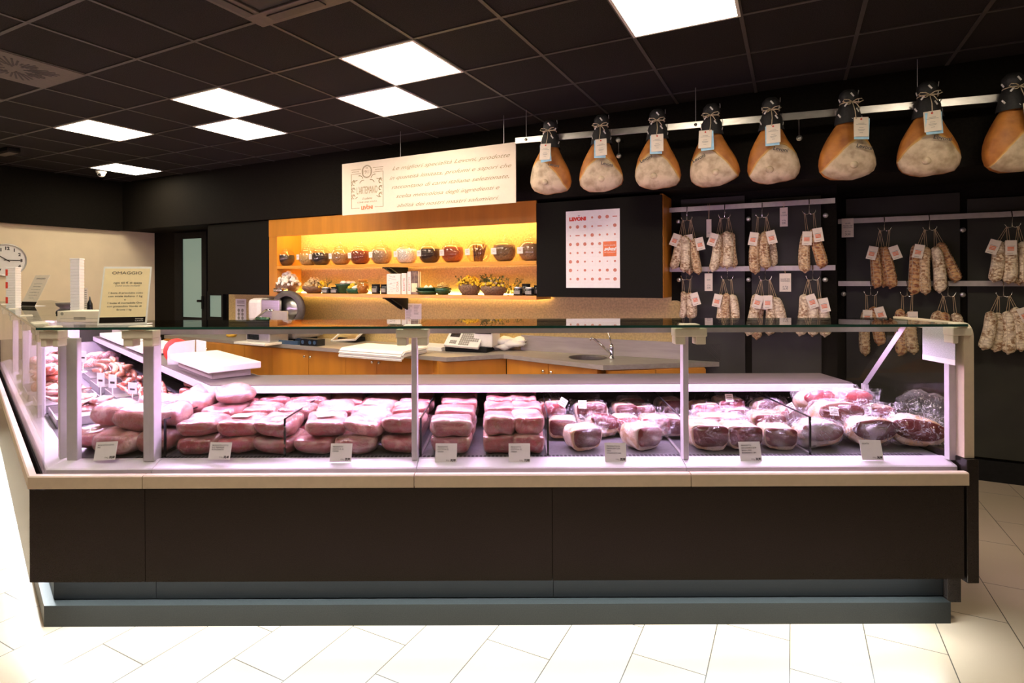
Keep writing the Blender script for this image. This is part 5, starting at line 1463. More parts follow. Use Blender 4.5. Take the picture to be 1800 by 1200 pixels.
# price tags on the ledge
TAGS = [(186.5, 776, 807, -.10, ['PROSCIUTTO COTTO', 'MEC'], '19,50', 'corner bay of big hams'), (387, 777, 806, .03, ['PROSCIUTTO COTTO', 'S.A. PREMIUM', 'ALTA QUALITÀ'], '22,40', 'bay of flat ham blocks'), (599.5, 779, 810, .0, ['PROSCIUTTO', 'COTTO A. Q.', 'CORONA'], '29,90', 'tumbled blocks left of the middle post'),
        (784, 779, 812, .02, ['PROSCIUTTO', 'COTTO A. Q.', 'CORONA'], '30,90', 'left stack right of the middle post'), (913, 779, 812, .0, ['PROSCIUTTO', 'COTTO A. Q.', 'CORONA'], '19,90', 'right stack beside the fourth divider'), (1081.5, 778, 810, .06, ['PROSCIUTTO DI', 'PARMA DOP CON', 'OSSO', 'STAGIONATO 24M'], '29,90', 'bagged cured pieces left of the right post'),
        (1319, 776, 810, -.02, ['PROSCIUTTO', 'SAN DANIELE DOP', 'SENZA OSSO', 'STAGIONATO 18M'], '34,90', 'bagged square pieces'), (1531.5, 773, 807, .06, ['CULATTA'], '36,90', 'half moon pieces at the right end')]
for x, y0, y1, ro, ls, pr, where in TAGS:
    Y = 2.588
    a, b_ = on_Y(x - 19, y0, Y), on_Y(x + 19, y1, Y); w_ = b_.x - a.x; h = a.z - b_.z
    t = thing('price_tag', 'cream price tag on the ledge before the ' + where, 'price tag', ((a.x + b_.x) / 2, Y - .012, b_.z), rot=(-.30, ro * .4, 0), group='price tags along the counter ledge')
    obj('card', bx(-w_ / 2, w_ / 2, -.0006, .0006, 0, h), M['paper'], t)
    for k, s in enumerate(ls): text(t, s, -w_ * .40, -.0012, h * (.78 - .12 * k), .0062, M['ink'], min(w_ * .8, .0046 * len(s)))
    text(t, '€/Kg', w_ * .0, -.0012, h * .1, .006, M['grey_ink'], w_ * .16); text(t, pr, w_ * .2, -.0012, h * .09, .0095, M['ink'], w_ * .25, bold=.004, shear=.2)

# ------------------------------------------------------------------ ham blocks
blockm = [mesh_of('ham_block', blob(.192, .20, .081, 5.5, 9, .20, .017, 8, s), M['block']) for s in range(4)]
stackm = [mesh_of('ham_block', blob(.172, .175, .089, 7, 9, .14, .015, 8, s + 10), M['block_s']) for s in range(3)]
bigm = [mesh_of('cooked_ham', blob(.265, .24, .106, 3.2, 9, .2, .018, 7, s + 20), M['block_g']) for s in range(3)]
filmm = mesh_of('plastic_wrap', blob(.198, .208, .086, 4.2, 9, .14, .014, 9, 2), M['film'])
wlab = mesh_of('white_label', bx(-.045, .045, -.03, .03, 0, .001), M['paper'])
def wrap_of(me, s):
    nm = 'plastic_wrap'
    bm = B(); bm.from_mesh(me)
    c_ = Vector((0, 0, .04))
    for v in bm.verts:
        n_ = noise.noise(v.co * 26 + Vector((s, 0, 0)))
        v.co = c_ + (v.co - c_) * (1.03 + .012 * n_)
        v.co.z = max(v.co.z, -.001)
    # torn welded edge at one side
    vs = []
    for k in range(9):
        x = -.08 + .02 * k
        vs.append((bm.verts.new((x, .09, .04 + .01 * noise.noise(Vector((x * 30, s, 0))))), bm.verts.new((x * 1.1, .128 + .012 * noise.noise(Vector((x * 40, s, 3))), .05 + .02 * noise.noise(Vector((x * 30, s, 5)))))))
    for a, b in zip(vs, vs[1:]): bm.faces.new((a[0], b[0], b[1], a[1]))
    return mesh_of(nm, bm, M['film'], True)
WR = {}
for lst in (blockm, stackm, bigm):
    for k, me in enumerate(lst): WR[me.name] = wrap_of(me, k)
def block(kind, x, Y, z, rz, label, sc=(1, 1, 1), tilt=(0, 0), wl=False, cat='ham', nm='ham_block', grp=None):
    lst = {'b': blockm, 's': stackm, 'g': bigm}[kind]
    me = lst[rnd.randrange(len(lst))]
    t = thing(nm, label, cat, (x, Y, z), group=grp, rot=(tilt[0], tilt[1], rz))
    b_ = link('meat', me, t, scale=sc)
    link('plastic_wrap', WR[me.name], t, scale=sc)
    if wl: link('white_label', wlab, t, (rnd.uniform(-.01, .01), .0, .0865 * sc[2]), (0, 0, rnd.uniform(-.3, .3)), label='white paper label')
    return t
ROW = ['front row', 'second row', 'third row', 'back row']; LAY = ['bottom', 'top']
# bay of flat blocks: three columns, two layers, four rows
for r_i, Y in enumerate((2.76, 2.965, 3.165, 3.30)):
    for c_i, x in enumerate((-1.455, -1.265, -1.085)):
        xx_ = x + (Y - 2.76) * .05 + rnd.uniform(-.008, .008)
        for l_i in range(2):
            z = zdeck(Y) + l_i * .0805 + (.006 * r_i if l_i else 0)
            lab = '%s %s ham block of the %s, %s column, between the first two dividers' % ('lower' if l_i == 0 else 'upper', 'wrapped', ROW[r_i], ('left', 'middle', 'right')[c_i])
            block('b', xx_, Y, z, rnd.uniform(-.11, .11), lab, (rnd.uniform(.93, 1.03), (1.0 if r_i < 3 else .6), 1), (rnd.uniform(-.02, .03), rnd.uniform(-.03, .03)), wl=(l_i == 1 and (r_i, c_i) in ((0, 1), (1, 1), (2, 2))), grp='flat ham blocks')
# big flat slab resting on the left of that bay
block('g', -1.44, 3.05, zdeck(3.0) + .172, .5, 'big wrapped ham with a white label on top of the flat blocks, far left', (.75, .8, .7), (.12, 0), True, grp='cooked hams in the counter')
# tumbled blocks
TB = [(0, 0, -.90, 2.75, .05, 0), (0, 0, -.70, 2.75, -.05, 0), (0, 0, -.49, 2.76, .12, 0), (0, 1, -.86, 2.77, .25, .12), (0, 1, -.66, 2.78, -.2, .14), (0, 1, -.47, 2.77, -.12, -.12),
      (1, 0, -.90, 2.96, .0, 0), (1, 0, -.69, 2.97, .1, 0), (1, 0, -.49, 2.97, -.1, 0), (1, 1, -.88, 2.98, .3, .05), (1, 1, -.68, 2.99, -.15, .1), (1, 1, -.48, 2.98, .1, -.05),
      (2, 0, -.88, 3.17, 0, 0), (2, 0, -.68, 3.17, .05, 0), (2, 0, -.48, 3.17, 0, 0), (2, 1, -.87, 3.18, .15, .12), (2, 1, -.665, 3.19, -.25, .15), (2, 1, -.475, 3.18, .1, .08)]
for r_i, l_i, x, Y, rz, ti in TB:
    c_i = 0 if x < -.8 else 1 if x < -.6 else 2
    block('b', x, Y, zdeck(Y) + l_i * .084, rz, '%s tumbled ham block, %s, %s of three, left of the middle post' % (('lower', 'upper')[l_i], ROW[r_i], ('left', 'middle', 'right')[c_i]), (1.0, 1, .98), (ti * .8 if l_i else 0, (ti * .5) if l_i else 0), wl=(r_i, l_i, c_i) in ((0, 1, 0), (1, 1, 1)), grp='tumbled ham blocks')
# stacks between the middle post and the fourth divider
for c_i, (x, wd_) in enumerate(((-.245, 1.12), (-.015, .86), (.125, .86))):
    for r_i, Y in enumerate((2.745, 2.93, 3.12, 3.28)):
        for l_i in range(2):
            xx_ = x + (Y - 2.74) * (.02, .03, -.01)[c_i] + rnd.uniform(-.006, .006)
            sc = (wd_, 1.0 if r_i < 3 else .7, 1.0 if c_i else .92)
            block('s', xx_, Y, zdeck(Y) + l_i * .0885 * sc[2], rnd.uniform(-.07, .07), '%s block of the %s ham stack, %s, right of the middle post' % (('lower', 'upper')[l_i], ('left', 'middle', 'right')[c_i], ROW[r_i]), sc, (0, 0), wl=(c_i == 1 and r_i == 0 and l_i == 0), grp='stacked ham blocks')
# corner bay of big hams
BIGS = [(-1.99, 2.80, 0, 1.0, .1, 'rounded ham at the bottom left, behind the corner post'), (-1.83, 2.735, 0, 1.0, -.1, 'ham at the bottom behind the corner price tag'), (-1.665, 2.76, 0, .8, .15, 'ham at the bottom right, beside the first divider'),
        (-1.76, 2.78, 1, 1.0, -.05, 'top ham with a white fatty back over the price tag'), (-1.63, 2.80, 1, .62, .2, 'small top ham against the left joint post'), (-1.95, 2.86, 1, .9, .3, 'top ham seen between the two corner posts'),
        (-1.80, 2.99, 1, 1.0, .4, 'ham in the second row under the raw meat trays'), (-1.78, 3.0, 0, 1.0, .2, 'lower ham in the second row'), (-2.04, 3.02, 0, 1.0, .5, 'ham in the second row behind the corner post'),
        (-1.64, 3.02, 1, .8, .1, 'big pink ham beside the first divider, behind the joint post'), (-1.63, 3.02, 0, .8, .1, 'lower ham behind the joint post'), (-1.66, 3.19, 1, .9, .1, 'rearmost pink ham under the corner of the service shelf'), (-1.66, 3.19, 0, .9, .1, 'rearmost lower ham under the shelf corner')]
for x, Y, l_i, s, rz, lab in BIGS:
    block('g', x, Y, zdeck(Y) + l_i * .105, rz, 'cooked ' + lab, (.86 * s, .9, 1.0), (0, .04 if l_i else 0), nm='cooked_ham', grp='cooked hams in the counter')

# ------------------------------------------------------------------ bagged cured pieces
def flat_front(me_bm, y):
    for v in me_bm.verts:
        if v.co.y < y: v.co.y = y + (v.co.y - y) * .04
    return me_bm
def piece_set(dx, dy, dz, k, seed, leanm, low=.10, arch=False):
    """fat body with a flat cut face on -y, dark lean face, clear bag"""
    body = flat_front(blob(dx, dy, dz, k, 10, .18, .012, 10, seed), -dy * .28)
    b_me = mesh_of('fat_rind', body, M['rind'], True)
    bm = B(); n = 40; ring = []
    for j in range(n):
        a = 2 * PI * j / n; ca, sa = math.cos(a), math.sin(a)
        e = 2 / (2.4 if arch else 5.5)
        x = dx * .465 * math.copysign(abs(ca) ** e, ca); z = dz * .45 * math.copysign(abs(sa) ** e, sa)
        if sa < 0: x *= (1 - .25 * abs(sa))
        q = 1 + .06 * noise.noise(Vector((ca * 2, sa * 2, seed)))
        ring.append((x * q + (0 if arch else dx * .03), dz * (.5 + low * .5) + z * q * (1 - low)))
    f0 = [bm.verts.new((x, -dy * .30, z)) for x, z in ring]; f1 = [bm.verts.new((x * .96, -dy * .335, dz * .53 + (z - dz * .53) * .96)) for x, z in ring]
    c_ = bm.verts.new((0, -dy * .345, dz * .55))
    for j in range(n):
        bm.faces.new((f0[j], f0[(j + 1) % n], f1[(j + 1) % n], f1[j])); bm.faces.new((f1[j], f1[(j + 1) % n], c_))
    l_me = mesh_of('lean_face', bm, M[leanm], True)
    bag = blob(dx * 1.09, dy * .98, dz * 1.07, 2.6, 12, .06, .02, 16, seed + 40)
    for v in bag.verts: v.co.z = max(v.co.z, -.001)
    # loose welded flap fanning up at the back and one side
    r_ = random.Random(seed)
    for (ax_, ay, ang_, ww, hh) in ((dx * .1, dy * .36, 0, dx * .8, dz * .8), (dx * .5, dy * .0, -1.2, dy * .6, dz * .6)):
        grid = []
        for i in range(9):
            rowv = []
            for j in range(6):
                s = i / 8 - .5; h = j / 5
                p = Vector((s * ww * (1 - .15 * h), .015 * noise.noise(Vector((s * 9, h * 6, seed))) * 2 + h * .05, h * hh + dz * .45))
                p = Matrix.Rotation(ang_, 3, 'Z') @ p
                rowv.append(bag.verts.new((p.x + ax_, p.y + ay, p.z)))
            grid.append(rowv)
        for i in range(8):
            for j in range(5): bag.faces.new((grid[i][j], grid[i + 1][j], grid[i + 1][j + 1], grid[i][j + 1])).smooth = True
    g_me = mesh_of('plastic_bag', bag, M['film2' if seed % 2 else 'film'], True)
    return b_me, l_me, g_me
SQ = [piece_set(.158, .155, .108, 5.0, s, ('lean', 'lean2', 'lean')[s]) for s in range(3)]
HALF = [piece_set(.222, .18, .13, 2.4, s + 5, ('lean', 'lean2', 'lean')[s], .22, True) for s in range(3)]
taglab = mesh_of('white_label', bx(-.022, .022, -.0008, .0008, -.022, .022), M['paper'])
tb2 = B()
for z in (-.012, .0, .01): box(tb2, -.015, .015, -.0014, -.0008, z, z + .004)
taglabp = mesh_of('print', tb2, M['grey_ink'])
def piece(kind, px, py, Y, rz, tilt, sc, label, lab=None, grp='bagged cured ham pieces', idx=None):
    me = (SQ if kind == 's' else HALF)
    me = me[rnd.randrange(3) if idx is None else idx]
    p = on_Y(px, py, Y)
    hz = (.108 if kind == 's' else .13) * sc
    z = max(zdeck(Y), p.z - hz / 2)
    t = thing('cured_ham_piece', label, 'cured ham', (p.x, Y + .03, z), group=grp, rot=(tilt[0], tilt[1], rz))
    link('fat_rind', me[0], t, scale=(sc,) * 3); link('lean_face', me[1], t, scale=(sc,) * 3); link('plastic_bag', me[2], t, scale=(sc,) * 3)
    if lab:
        l_ = link('white_label', taglab, t, lab[:3], (-.35, lab[3], 0)); link('print', taglabp, l_)
    return t
zA = lambda x, y: (x / 6.923 + 950, y / 6.923 + 670)
zB_ = lambda x, y: (x / 6.923 + 1190, y / 6.923 + 670)
zC_ = lambda x, y: (x / 5.625 + 1400, y / 5.625 + 660)
BA = 'right of the fourth divider'
for a in [
    ('s', *zA(520, 765), 2.74, .35, (0, 0), 1.0, 'front left bagged ham piece with a square dark cut face ' + BA, None),
    ('s', *zA(1240, 745), 2.74, .55, (0, .08), 1.05, 'front right bagged ham piece, cut face turned right, ' + BA, None),
    ('s', *zA(270, 570), 2.92, -.1, (0, 0), .92, 'second row left bagged piece standing by the fourth divider', None),
    ('h', *zA(760, 590), 2.92, .25, (-.5, .25), .85, 'tilted piece with a pale pink cut face, second row ' + BA, None),
    ('s', *zA(1400, 580), 2.93, -.15, (0, 0), .95, 'second row right bagged piece with dark top edge ' + BA, None),
    ('s', *zA(1050, 560), 2.98, .1, (0, 0), .85, 'bagged piece in the middle of the second row ' + BA, None),
    ('s', *zA(140, 350), 3.1, .1, (0, 0), .9, 'back left bagged piece with a white label ' + BA, (.05, -.075, .10, .6)),
    ('s', *zA(610, 390), 3.1, 0, (-.1, 0), 1.1, 'large milky labelled bag piece, back row, ' + BA, (-.05, -.08, .11, .05)),
    ('s', *zA(1030, 370), 3.1, .1, (0, 0), .8, 'small bagged piece in the back row middle ' + BA, None),
    ('s', *zA(1110, 310), 3.24, .0, (0, 0), .95, 'rearmost bagged piece with a dark stripe on top ' + BA, None),
    ('s', *zA(1250, 400), 3.12, -.1, (0, 0), .85, 'back row right bagged piece with dark rind ' + BA, None),
    ('s', *zA(1580, 330), 3.2, .1, (0, 0), .95, 'far back bagged piece under the shelf by the fifth divider', None),
    ('s', *zA(1620, 560), 2.95, -.5, (0, 0), .9, 'mostly plastic wrapped piece leaning on the fifth divider', None)]:
    piece(*a)
BBn = 'left of the last divider'
for a in [
    ('s', *zB_(380, 765), 2.74, .0, (0, 0), 1.15, 'front left wide bagged piece with fat edge ' + BBn, None),
    ('s', *zB_(800, 745), 2.74, .05, (0, 0), 1.1, 'front middle bagged piece behind the price tag ' + BBn, None),
    ('s', *zB_(1250, 745), 2.74, -.1, (0, 0), 1.0, 'front right bagged piece beside the last divider ' + BBn, None),
    ('s', *zB_(230, 560), 2.94, .0, (0, 0), .8, 'second row left bagged piece behind the right post', None),
    ('s', *zB_(460, 530), 2.95, .0, (0, 0), .9, 'second row bagged piece with pink film ' + BBn, None),
    ('s', *zB_(690, 545), 2.93, .1, (0, 0), .95, 'second row middle bagged piece with a bright cut face ' + BBn, None),
    ('s', *zB_(1110, 520), 2.93, -.05, (0, 0), 1.05, 'second row right bagged piece with a white label ' + BBn, (-.05, -.08, .05, 0)),
    ('s', *zB_(350, 380), 3.12, .0, (0, 0), .95, 'back row left bagged piece ' + BBn, None),
    ('s', *zB_(650, 320), 3.14, .1, (0, 0), .95, 'back row middle bagged piece with a label ' + BBn, (-.02, -.05, .11, 0)),
    ('s', *zB_(740, 430), 3.10, .0, (0, 0), .85, 'back row bagged piece with dark top ' + BBn, None),
    ('h', *zB_(1120, 330), 3.12, .2, (0, 0), .8, 'back row right rounded piece under pale plastic ' + BBn, None),
    ('h', *zB_(1370, 420), 3.05, .3, (0, 0), .75, 'rounded piece against the last divider with a milky bag', (-.02, -.05, .10, -.35))]:
    piece(*a)
BC = 'right of the last divider'
for a in [
    ('h', *zC_(230, 625), 2.76, .0, (0, 0), 1.0, 'front left half moon piece ' + BC, None, 'half moon cured ham pieces', 0),
    ('h', *zC_(745, 600), 2.78, .0, (0, 0), 1.08, 'front middle half moon piece behind the price tag ' + BC, None, 'half moon cured ham pieces', 2),
    ('h', *zC_(1190, 600), 2.76, -.35, (0, .1), 1.12, 'front right half moon piece with a tall twisted bag at the end post', None, 'half moon cured ham pieces', 0),
    ('h', *zC_(430, 410), 2.86, .0, (-.15, 0), 1.12, 'half moon piece resting on top of the front ones ' + BC, (-.05, -.08, .10, .1), 'half moon cured ham pieces', 2),
    ('h', *zC_(215, 262), 3.0, .2, (-.2, 0), .92, 'upper left half moon piece with bright red face, back, ' + BC, None, 'half moon cured ham pieces', 1),
    ('h', *zC_(570, 258), 3.0, -.15, (-.2, 0), .92, 'upper right half moon piece with bright red face, back, ' + BC, None, 'half moon cured ham pieces', 1),
    ('s', *zC_(840, 390), 3.0, .0, (0, 0), .85, 'square red piece behind the front half moon pieces ' + BC, None, 'half moon cured ham pieces', 1),
    ('h', *zC_(300, 430), 3.0, .0, (0, 0), 1.0, 'half moon piece underneath the raised ones at the back ' + BC, None, 'half moon cured ham pieces', 0),
    ('h', *zC_(570, 440), 3.0, .0, (0, 0), 1.0, 'half moon piece underneath the raised right one ' + BC, None, 'half moon cured ham pieces', 2)]:
    piece(*a)
p = on_Y(1640, 720, 3.1)
t = thing('empty_bag', 'slack clear plastic bag with no meat behind the right end post', 'bag', (p.x - .05, 3.08, zdeck(3.1)), -.2)
obj('sheet', blob(.24, .25, .20, 2.2, 12, 0, .04, 9, 77), M['film'], t)

# ------------------------------------------------------------------ raw meat trays in the side run
rawm = {'chop': [mesh_of('raw_chop', blob(.15, .11, .032, 2.4, 8, .1, .012, 12, s + 60, bend=.012), M['raw']) for s in range(2)],
        'sausage': [], 'strip': [mesh_of('raw_strip', blob(.26, .035, .03, 2.4, 8, 0, .008, 14, s + 64, bend=-.012), M['rawred']) for s in range(2)],
        'ball': [mesh_of('raw_roll', blob(.15, .10, .075, 2.3, 8, 0, .01, 14, s + 68), M['mince']) for s in range(2)],
        'red': [mesh_of('raw_red_piece', blob(.12, .09, .05, 2.3, 8, 0, .02, 14, s + 70), M['rawred']) for s in range(2)]}
for s in range(2):
    bm = B(); tube(bm, [(-.13, .0, .018), (-.12, .0, .02), (-.06, .012 * (s + 1), .022), (0, .02, .02), (.06, .012, .022), (.12, -.004, .02), (.13, -.004, .018)], [.006, .017, .021, .022, .021, .017, .006], 12)
    rawm['sausage'].append(mesh_of('raw_sausage', bm, M['sausage'], True))
WT = [(1.02, .34, 'chop', 7, 'raw pink pork chop'), (1.0, .70, 'strip', 9, 'raw red bacon strip'), (1.52, .30, 'chop', 8, 'raw pale pork cutlet'), (1.50, .70, 'strip', 9, 'raw red marbled meat strip'),
      (2.05, .28, 'red', 8, 'raw red meat cube'), (2.02, .68, 'sausage', 9, 'raw orange sausage'), (2.6, .30, 'chop', 8, 'raw pork slice'), (2.55, .70, 'sausage', 8, 'raw long sausage'), (3.15, .32, 'ball', 6, 'raw meat roll'), (3.1, .72, 'ball', 6, 'flat pink mince roll'), (3.75, .5, 'chop', 7, 'raw pork cutlet'), (.78, .92, 'red', 8, 'dark red skewer piece')]
trayname = ['nearest the corner, customer side', 'nearest the corner, service side', 'second from the corner, customer side', 'second from the corner, service side', 'third from the corner, customer side', 'third from the corner, service side', 'fourth from the corner, customer side', 'fourth from the corner, service side', 'fifth from the corner, customer side', 'fifth from the corner, service side', 'at the far end', 'under the corner of the service shelf']
for i, (s, tt, kd, n, what) in enumerate(WT):
    q = Wp(s, tt, .773)
    q.z = .775
    t = thing('steel_tray', 'steel tray of raw meat in the side run, ' + trayname[i], 'tray', q, WROT, 'steel trays in the side run')
    hw, hd = (.22, .165) if tt != .92 else (.17, .12)
    bm = B(); box(bm, -hw, hw, -hd, hd, 0, .006)
    for e in ((-hw, hw, -hd, -hd + .006), (-hw, hw, hd - .006, hd), (-hw, -hw + .006, -hd, hd), (hw - .006, hw, -hd, hd)): box(bm, *e, 0, .05)
    obj('tray_body', bm, M['traysteel'], t)
    r_ = random.Random(i + 30)
    order = ['lowest left', 'lowest right', 'lower back', 'middle', 'middle left', 'middle right', 'upper left', 'upper right', 'topmost']
    for k in range(n):
        lay = 0 if k < 3 else 1 if k < 6 else 2
        hgt = {'chop': .034, 'sausage': .040, 'strip': .032, 'ball': .05, 'red': .048}[kd]
        ox = r_.uniform(-.07, .07) * (1.1 - .25 * lay); oy = (k % 3 - 1) * (.075 if kd != 'strip' else .08) * (1 - .2 * lay) + r_.uniform(-.01, .01)
        z = .775 + .03 + lay * hgt + .02
        p = q + Vector((WD.x * ox + WN.x * oy, WD.y * ox + WN.y * oy, 0)); p.z = z
        an = WROT + r_.uniform(-.35, .35) + (0 if kd in ('sausage', 'strip') else r_.uniform(0, 6))
        me = rawm[kd][r_.randrange(2)]
        o = link(me.name.split('.')[0], me, None, p, (r_.uniform(-.2, .2), r_.uniform(-.25, .25), an))
        put(o, '%s, %s in the tray %s' % (what, order[k] if n <= 9 else 'piled', trayname[i]), 'raw meat', 'raw meat in the side run trays')
# steel end case far inside the side run
q = Wp(4.15, .62, .775)
t = thing('steel_case', 'grey steel case with two dark windows at the far end of the side run', 'case', q, WROT)
obj('housing', bx(-.16, .16, -.38, .4, 0, .42, .01), M['post'], t)
for y in (-.2, .18): obj('window', bx(.158, .164, y - .14, y + .14, .2, .37, .002), M['smoked'], t)
# tags on wire stems among the raw meat
for i, (x, y0, y1, Y) in enumerate(((118, 607, 655, 4.9), (151, 617, 655, 4.4), (182, 655, 700, 3.95), (203, 658, 705, 3.75), (238, 672, 712, 3.45))):
    a, b_ = on_Y(x, y0, Y), on_Y(x - 5, y1, Y)
    t = thing('stem_tag', 'white price tag on a thin stem among the raw meat, %s from the left' % ORD[i], 'price tag', b_, WROT + .5, 'stem tags in the side run')
    h = a.z - b_.z
    obj('stem', tube(B(), [(0, 0, 0), (0, 0, h * .6)], .004, 6), M['white'], t)
    obj('card', bx(-.035, .035, -.001, .001, h * .5, h, .0), M['paper'], t)
    obj('print', bx(-.02, .02, -.0016, -.001, h * .66, h * .74), M['ink'], t)
    obj('clip', bx(-.02, .02, -.02, .02, 0, .012, .003), M['white'], t)

# ------------------------------------------------------------------ things on the service shelf
ZSH = 1.0305
Fp, Lp, Rp = Vector((-1.67, 3.20)), Vector((-2.22, 3.77)), Vector((-1.44, 3.37))
ex = (Lp - Fp); an = math.atan2(-ex.y, -ex.x)
t = thing('cutting_board', 'thick white cutting board on the counter shelf at the inner corner', 'cutting board', (Fp.x, Fp.y, ZSH), an)
LB = ex.length
obj('slab', bx(-LB, .0, 0, .30, .045, .085, .006), M['cutting'], t)
obj('foot', bx(-LB + .04, -.06, .04, .26, 0, .045, .003), M['warmgrey'], t)
p = on_z(328, 640, ZSH)
t = thing('tape_sealer', 'upright white plate with a hook slot and red disc behind the cutting board', 'bag sealer', p, .1)
ww, hh = .125, .155
bm = B(); prism(bm, [(-ww, 0), (ww, 0), (ww, hh), (ww * .55, hh + .012), (ww * .5, hh + .012), (ww * .5, hh * .42), (ww * .62, hh * .32), (ww * .5, hh * .22), (ww * .36, hh * .32), (ww * .42, hh * .42), (ww * .42, hh + .012), (-ww * .6, hh - .004), (-ww * .9, hh * .8), (-ww, hh * .6)], -.012, 0)
bm.transform(Matrix.Rotation(PI / 2, 4, 'X'))
obj('plate', bm, M['white'], t)
obj('foot', bx(-ww, ww, -.0, .10, 0, .012, .002), M['white'], t)
obj('red_disc', lathe(B(), [(0, 0), (.085, 0), (.088, .012), (.085, .024), (0, .024)], 30, M=Matrix.Translation((-ww + .045, .05, .088)) @ Matrix.Rotation(PI / 2, 4, 'X')), M['red'], t, True)
for s0, s1, lab in ((1.75, 2.45, 'white cutting board on the side run shelf behind the red disc'), (2.6, 3.7, 'long white cutting board farther along the side run shelf')):
    t = thing('cutting_board', lab, 'cutting board', Wp((s0 + s1) / 2, .93, ZSH), WROT)
    obj('slab', bx(-(s1 - s0) / 2, (s1 - s0) / 2, -.14, .15, .012, .05, .005), M['cutting'], t)
    obj('foot', bx(-(s1 - s0) / 2 + .05, (s1 - s0) / 2 - .05, -.1, .1, 0, .012), M['warmgrey'], t)
# notice hung inside the right end glass
t = thing('paper_notice', 'speckled grey printed notice with a white foot hung inside the right end glass', 'notice', (2.028, 2.615, 1.212), 0)
M['specklepaper'] = pm('grey dotted paper', (.62, .64, .62), .6, c2=(.42, .45, .43), scale=260)
obj('sheet', bx(0, .0016, -.095, .10, .024, .168), M['specklepaper'], t)
obj('white_foot', bx(-.0004, .002, -.095, .10, .0, .024), M['paper'], t)

# ------------------------------------------------------------------ things on the top glass
ZT = ZG1 + .0112
p = Vector((-1.775, 2.635, ZT))
t = thing('table_sign', 'large cream gift offer sign standing on the counter corner glass', 'sign', p, .24)
w_, h = .205, .285
tl = obj('panel', bx(-w_ / 2, w_ / 2, 0, .003, 0, h, .001), M['white'], t, rot=(-.26, 0, 0))
obj('foot', bx(-w_ / 2, w_ / 2, 0, .08, 0, .003, .001), M['white'], t)
obj('cream_print', bx(-w_ * .465, w_ * .465, -.001, 0, h * .04, h * .965), M['papercream'], tl)
obj('dark_band', bx(-w_ * .465, w_ * .465, -.0015, -.0008, h * .04, h * .135), M['panel'], tl)
def stx(s, x, z, hh, w2, m='ink', sh=0): text(tl, s, x, -.0018, z, hh, M[m], w2, 'CENTER', shear=sh)
stx('OMAGGIO', .0, h * .865, .0135, w_ * .62); stx('ogni 60 € di spesa', .006, h * .70, .010, w_ * .58); stx('(validi anche multipli)', .006, h * .655, .007, w_ * .5, 'grey_ink', .3)
for k, s in enumerate(('1 busta di prosciutto cotto', 'con miele italiano 1 kg', 'o', '1 busta di mortadella Oro', 'con pistacchio Verde di', 'Bronte 1 kg')):
    stx(s, .002, h * (.53 - .057 * k), .0085, {2: w_ * .03, 5: w_ * .3}.get(k, w_ * .70))
text(tl, 'bottega', w_ * .34, -.002, h * .095, .006, M['paper'], w_ * .16, 'CENTER'); text(tl, 'CARNI', w_ * .34, -.002, h * .06, .005, M['paper'], w_ * .16, 'CENTER')
p = on_z(48, 538, ZT)
t = thing('table_sign', 'smaller looking cream gift sign farther along the side glass, half edge on', 'sign', p, -.38)
tl = obj('panel', bx(-.10, .10, 0, .003, 0, .285, .001), M['tagpaper'], t, rot=(-.42, 0, 0))
obj('foot', bx(-.10, .10, 0, .08, 0, .003, .001), M['white'], t)
obj('dark_band', bx(-.10, .10, -.0008, 0, .0, .04), M['panel'], tl)
stx('OMAGGIO', .0, .245, .0135, .12)
for k, w2 in enumerate((.11, .10, .13, .13, .12, .06)): text(tl, ('ogni 60 € di spesa', '(validi anche multipli)', '1 busta di prosciutto cotto', 'con miele italiano 1 kg', '1 busta di mortadella Oro', 'Bronte 1 kg')[k], 0, -.0016, .20 - .026 * k, .008, M['grey_ink'], w2, 'CENTER')
def tower(x, yb, yt, wpx, label, red):
    p = on_z(x, yb, ZT); Y = p.y
    w2 = wpx / F * Y; h2 = (yb - yt) / F * Y
    t = thing('tub_stack', label, 'stack of tubs', p, .15)
    bm = B(); n = 16
    for k in range(n):
        z = h2 * k / n; box(bm, -w2 / 2, w2 / 2, -w2 / 2, w2 / 2, z, z + h2 / n * .86, .002)
        box(bm, -w2 * .45, w2 * .45, -w2 * .45, w2 * .45, z + h2 / n * .86, z + h2 / n)
    obj('tubs', bm, M['white'], t)
    if red:
        for z in (.12, .5, .82):
            obj('red_band', bx(-w2 / 2 - .001, -w2 / 2 + w2 * .22, -w2 / 2 - .001, w2 * .2, h2 * z, h2 * (z + .16)), M['red'], t)
    obj('lid', bx(-w2 * .54, w2 * .54, -w2 * .54, w2 * .54, h2, h2 + .012, .003), M['white'], t)
tower(136, 545, 457, 15, 'tall white stack of tubs left of the gift sign', False)
tower(24, 541, 472, 15, 'tall white stack of tubs with red bands at the left edge', True)
p = on_z(99, 566, ZT)
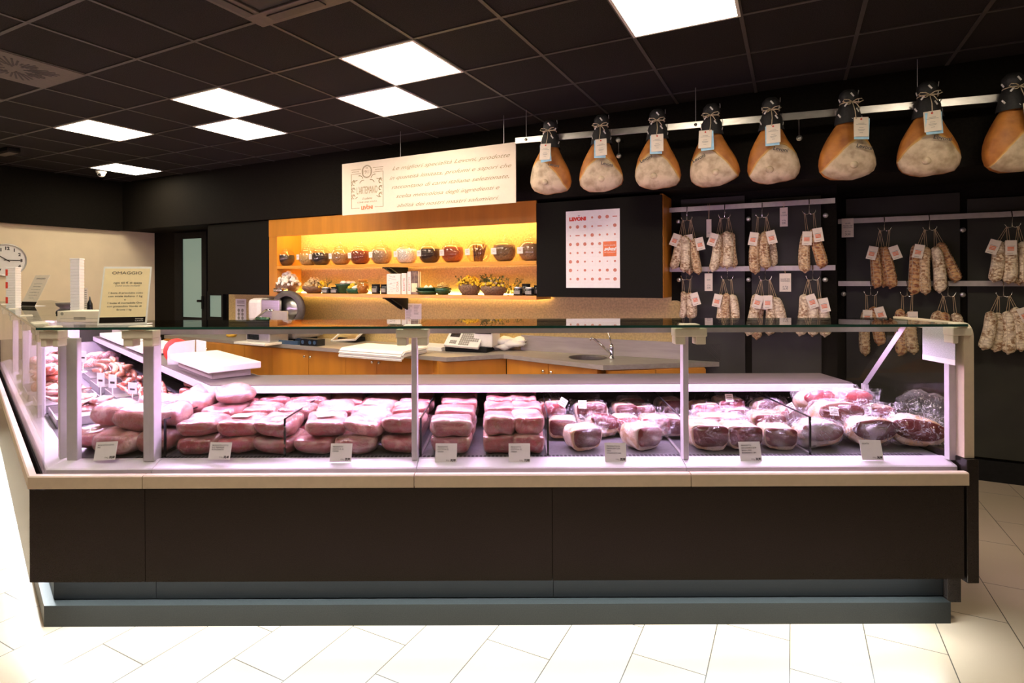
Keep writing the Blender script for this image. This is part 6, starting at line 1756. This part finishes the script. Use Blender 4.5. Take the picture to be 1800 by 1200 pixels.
t = thing('cardboard_box', 'long low cream printed box lying on the side glass behind the gift sign', 'box', p, -.02)
obj('box', bx(0, .27, 0, .16, 0, .055, .003), M['tagpaper'], t)
obj('dark_corner', bx(-.001, .006, -.001, .161, .03, .0555), M['black'], t)
pb = B()
for z in (.018,): box(pb, .09, .15, -.001, 0, z - .006, z + .008); box(pb, .02, .26, -.0006, 0, z, z + .001)
lathe(pb, [(0, .001), (.008, .001), (.008, 0)], 10, M=Matrix.Translation((.03, 0, .042)) @ Matrix.Rotation(PI / 2, 4, 'X'))
obj('print', pb, M['grey_ink'], t)
p = on_z(158, 546, ZT)
t = thing('glue_bottle', 'small dark pointed bottle right of the white tub stack', 'bottle', p)
obj('bottle', lathe(B(), [(0, 0), (.016, 0), (.017, .01), (.016, .05), (.006, .075), (.003, .10), (0, .10)], 16), M['blackgloss'], t, True)
p = on_z(120, 541, ZT)
t = thing('small_dish', 'small grey oval dish left of the white tub stack', 'dish', p)
obj('dish', lathe(B(), [(0, 0), (.05, 0), (.075, .02), (.08, .04), (.07, .04), (.06, .015), (0, .01)], 20), M['vent'], t, True)
p = on_z(151, 546, ZT)
t = thing('paper_strip', 'narrow upright printed paper strip beside the dark bottle', 'paper strip', p, .1)
obj('strip', bx(-.012, .012, 0, .002, 0, .16), M['tagpaper'], t)
pb = B()
for k in range(9): box(pb, -.008, .006, -.0006, 0, .02 + k * .015, .026 + k * .015)
obj('print', pb, M['grey_ink'], t)

# ------------------------------------------------------------------ fit lettering to width
bpy.context.view_layer.update()
dg = bpy.context.evaluated_depsgraph_get()
for o, w_ in TEXTS:
    me = bpy.data.meshes.new_from_object(o.evaluated_get(dg))
    if w_ and o.dimensions.x > 1e-6: me.transform(Matrix.Diagonal((w_ / o.dimensions.x, 1, 1, 1)))
    nm = o.name.split('.')[0]
    n_ = bpy.data.objects.new('text_mesh', me)
    COL.objects.link(n_)
    n_.parent = o.parent; n_.location = o.location; n_.rotation_euler = o.rotation_euler
    bpy.data.objects.remove(o)
    n_.name = nm
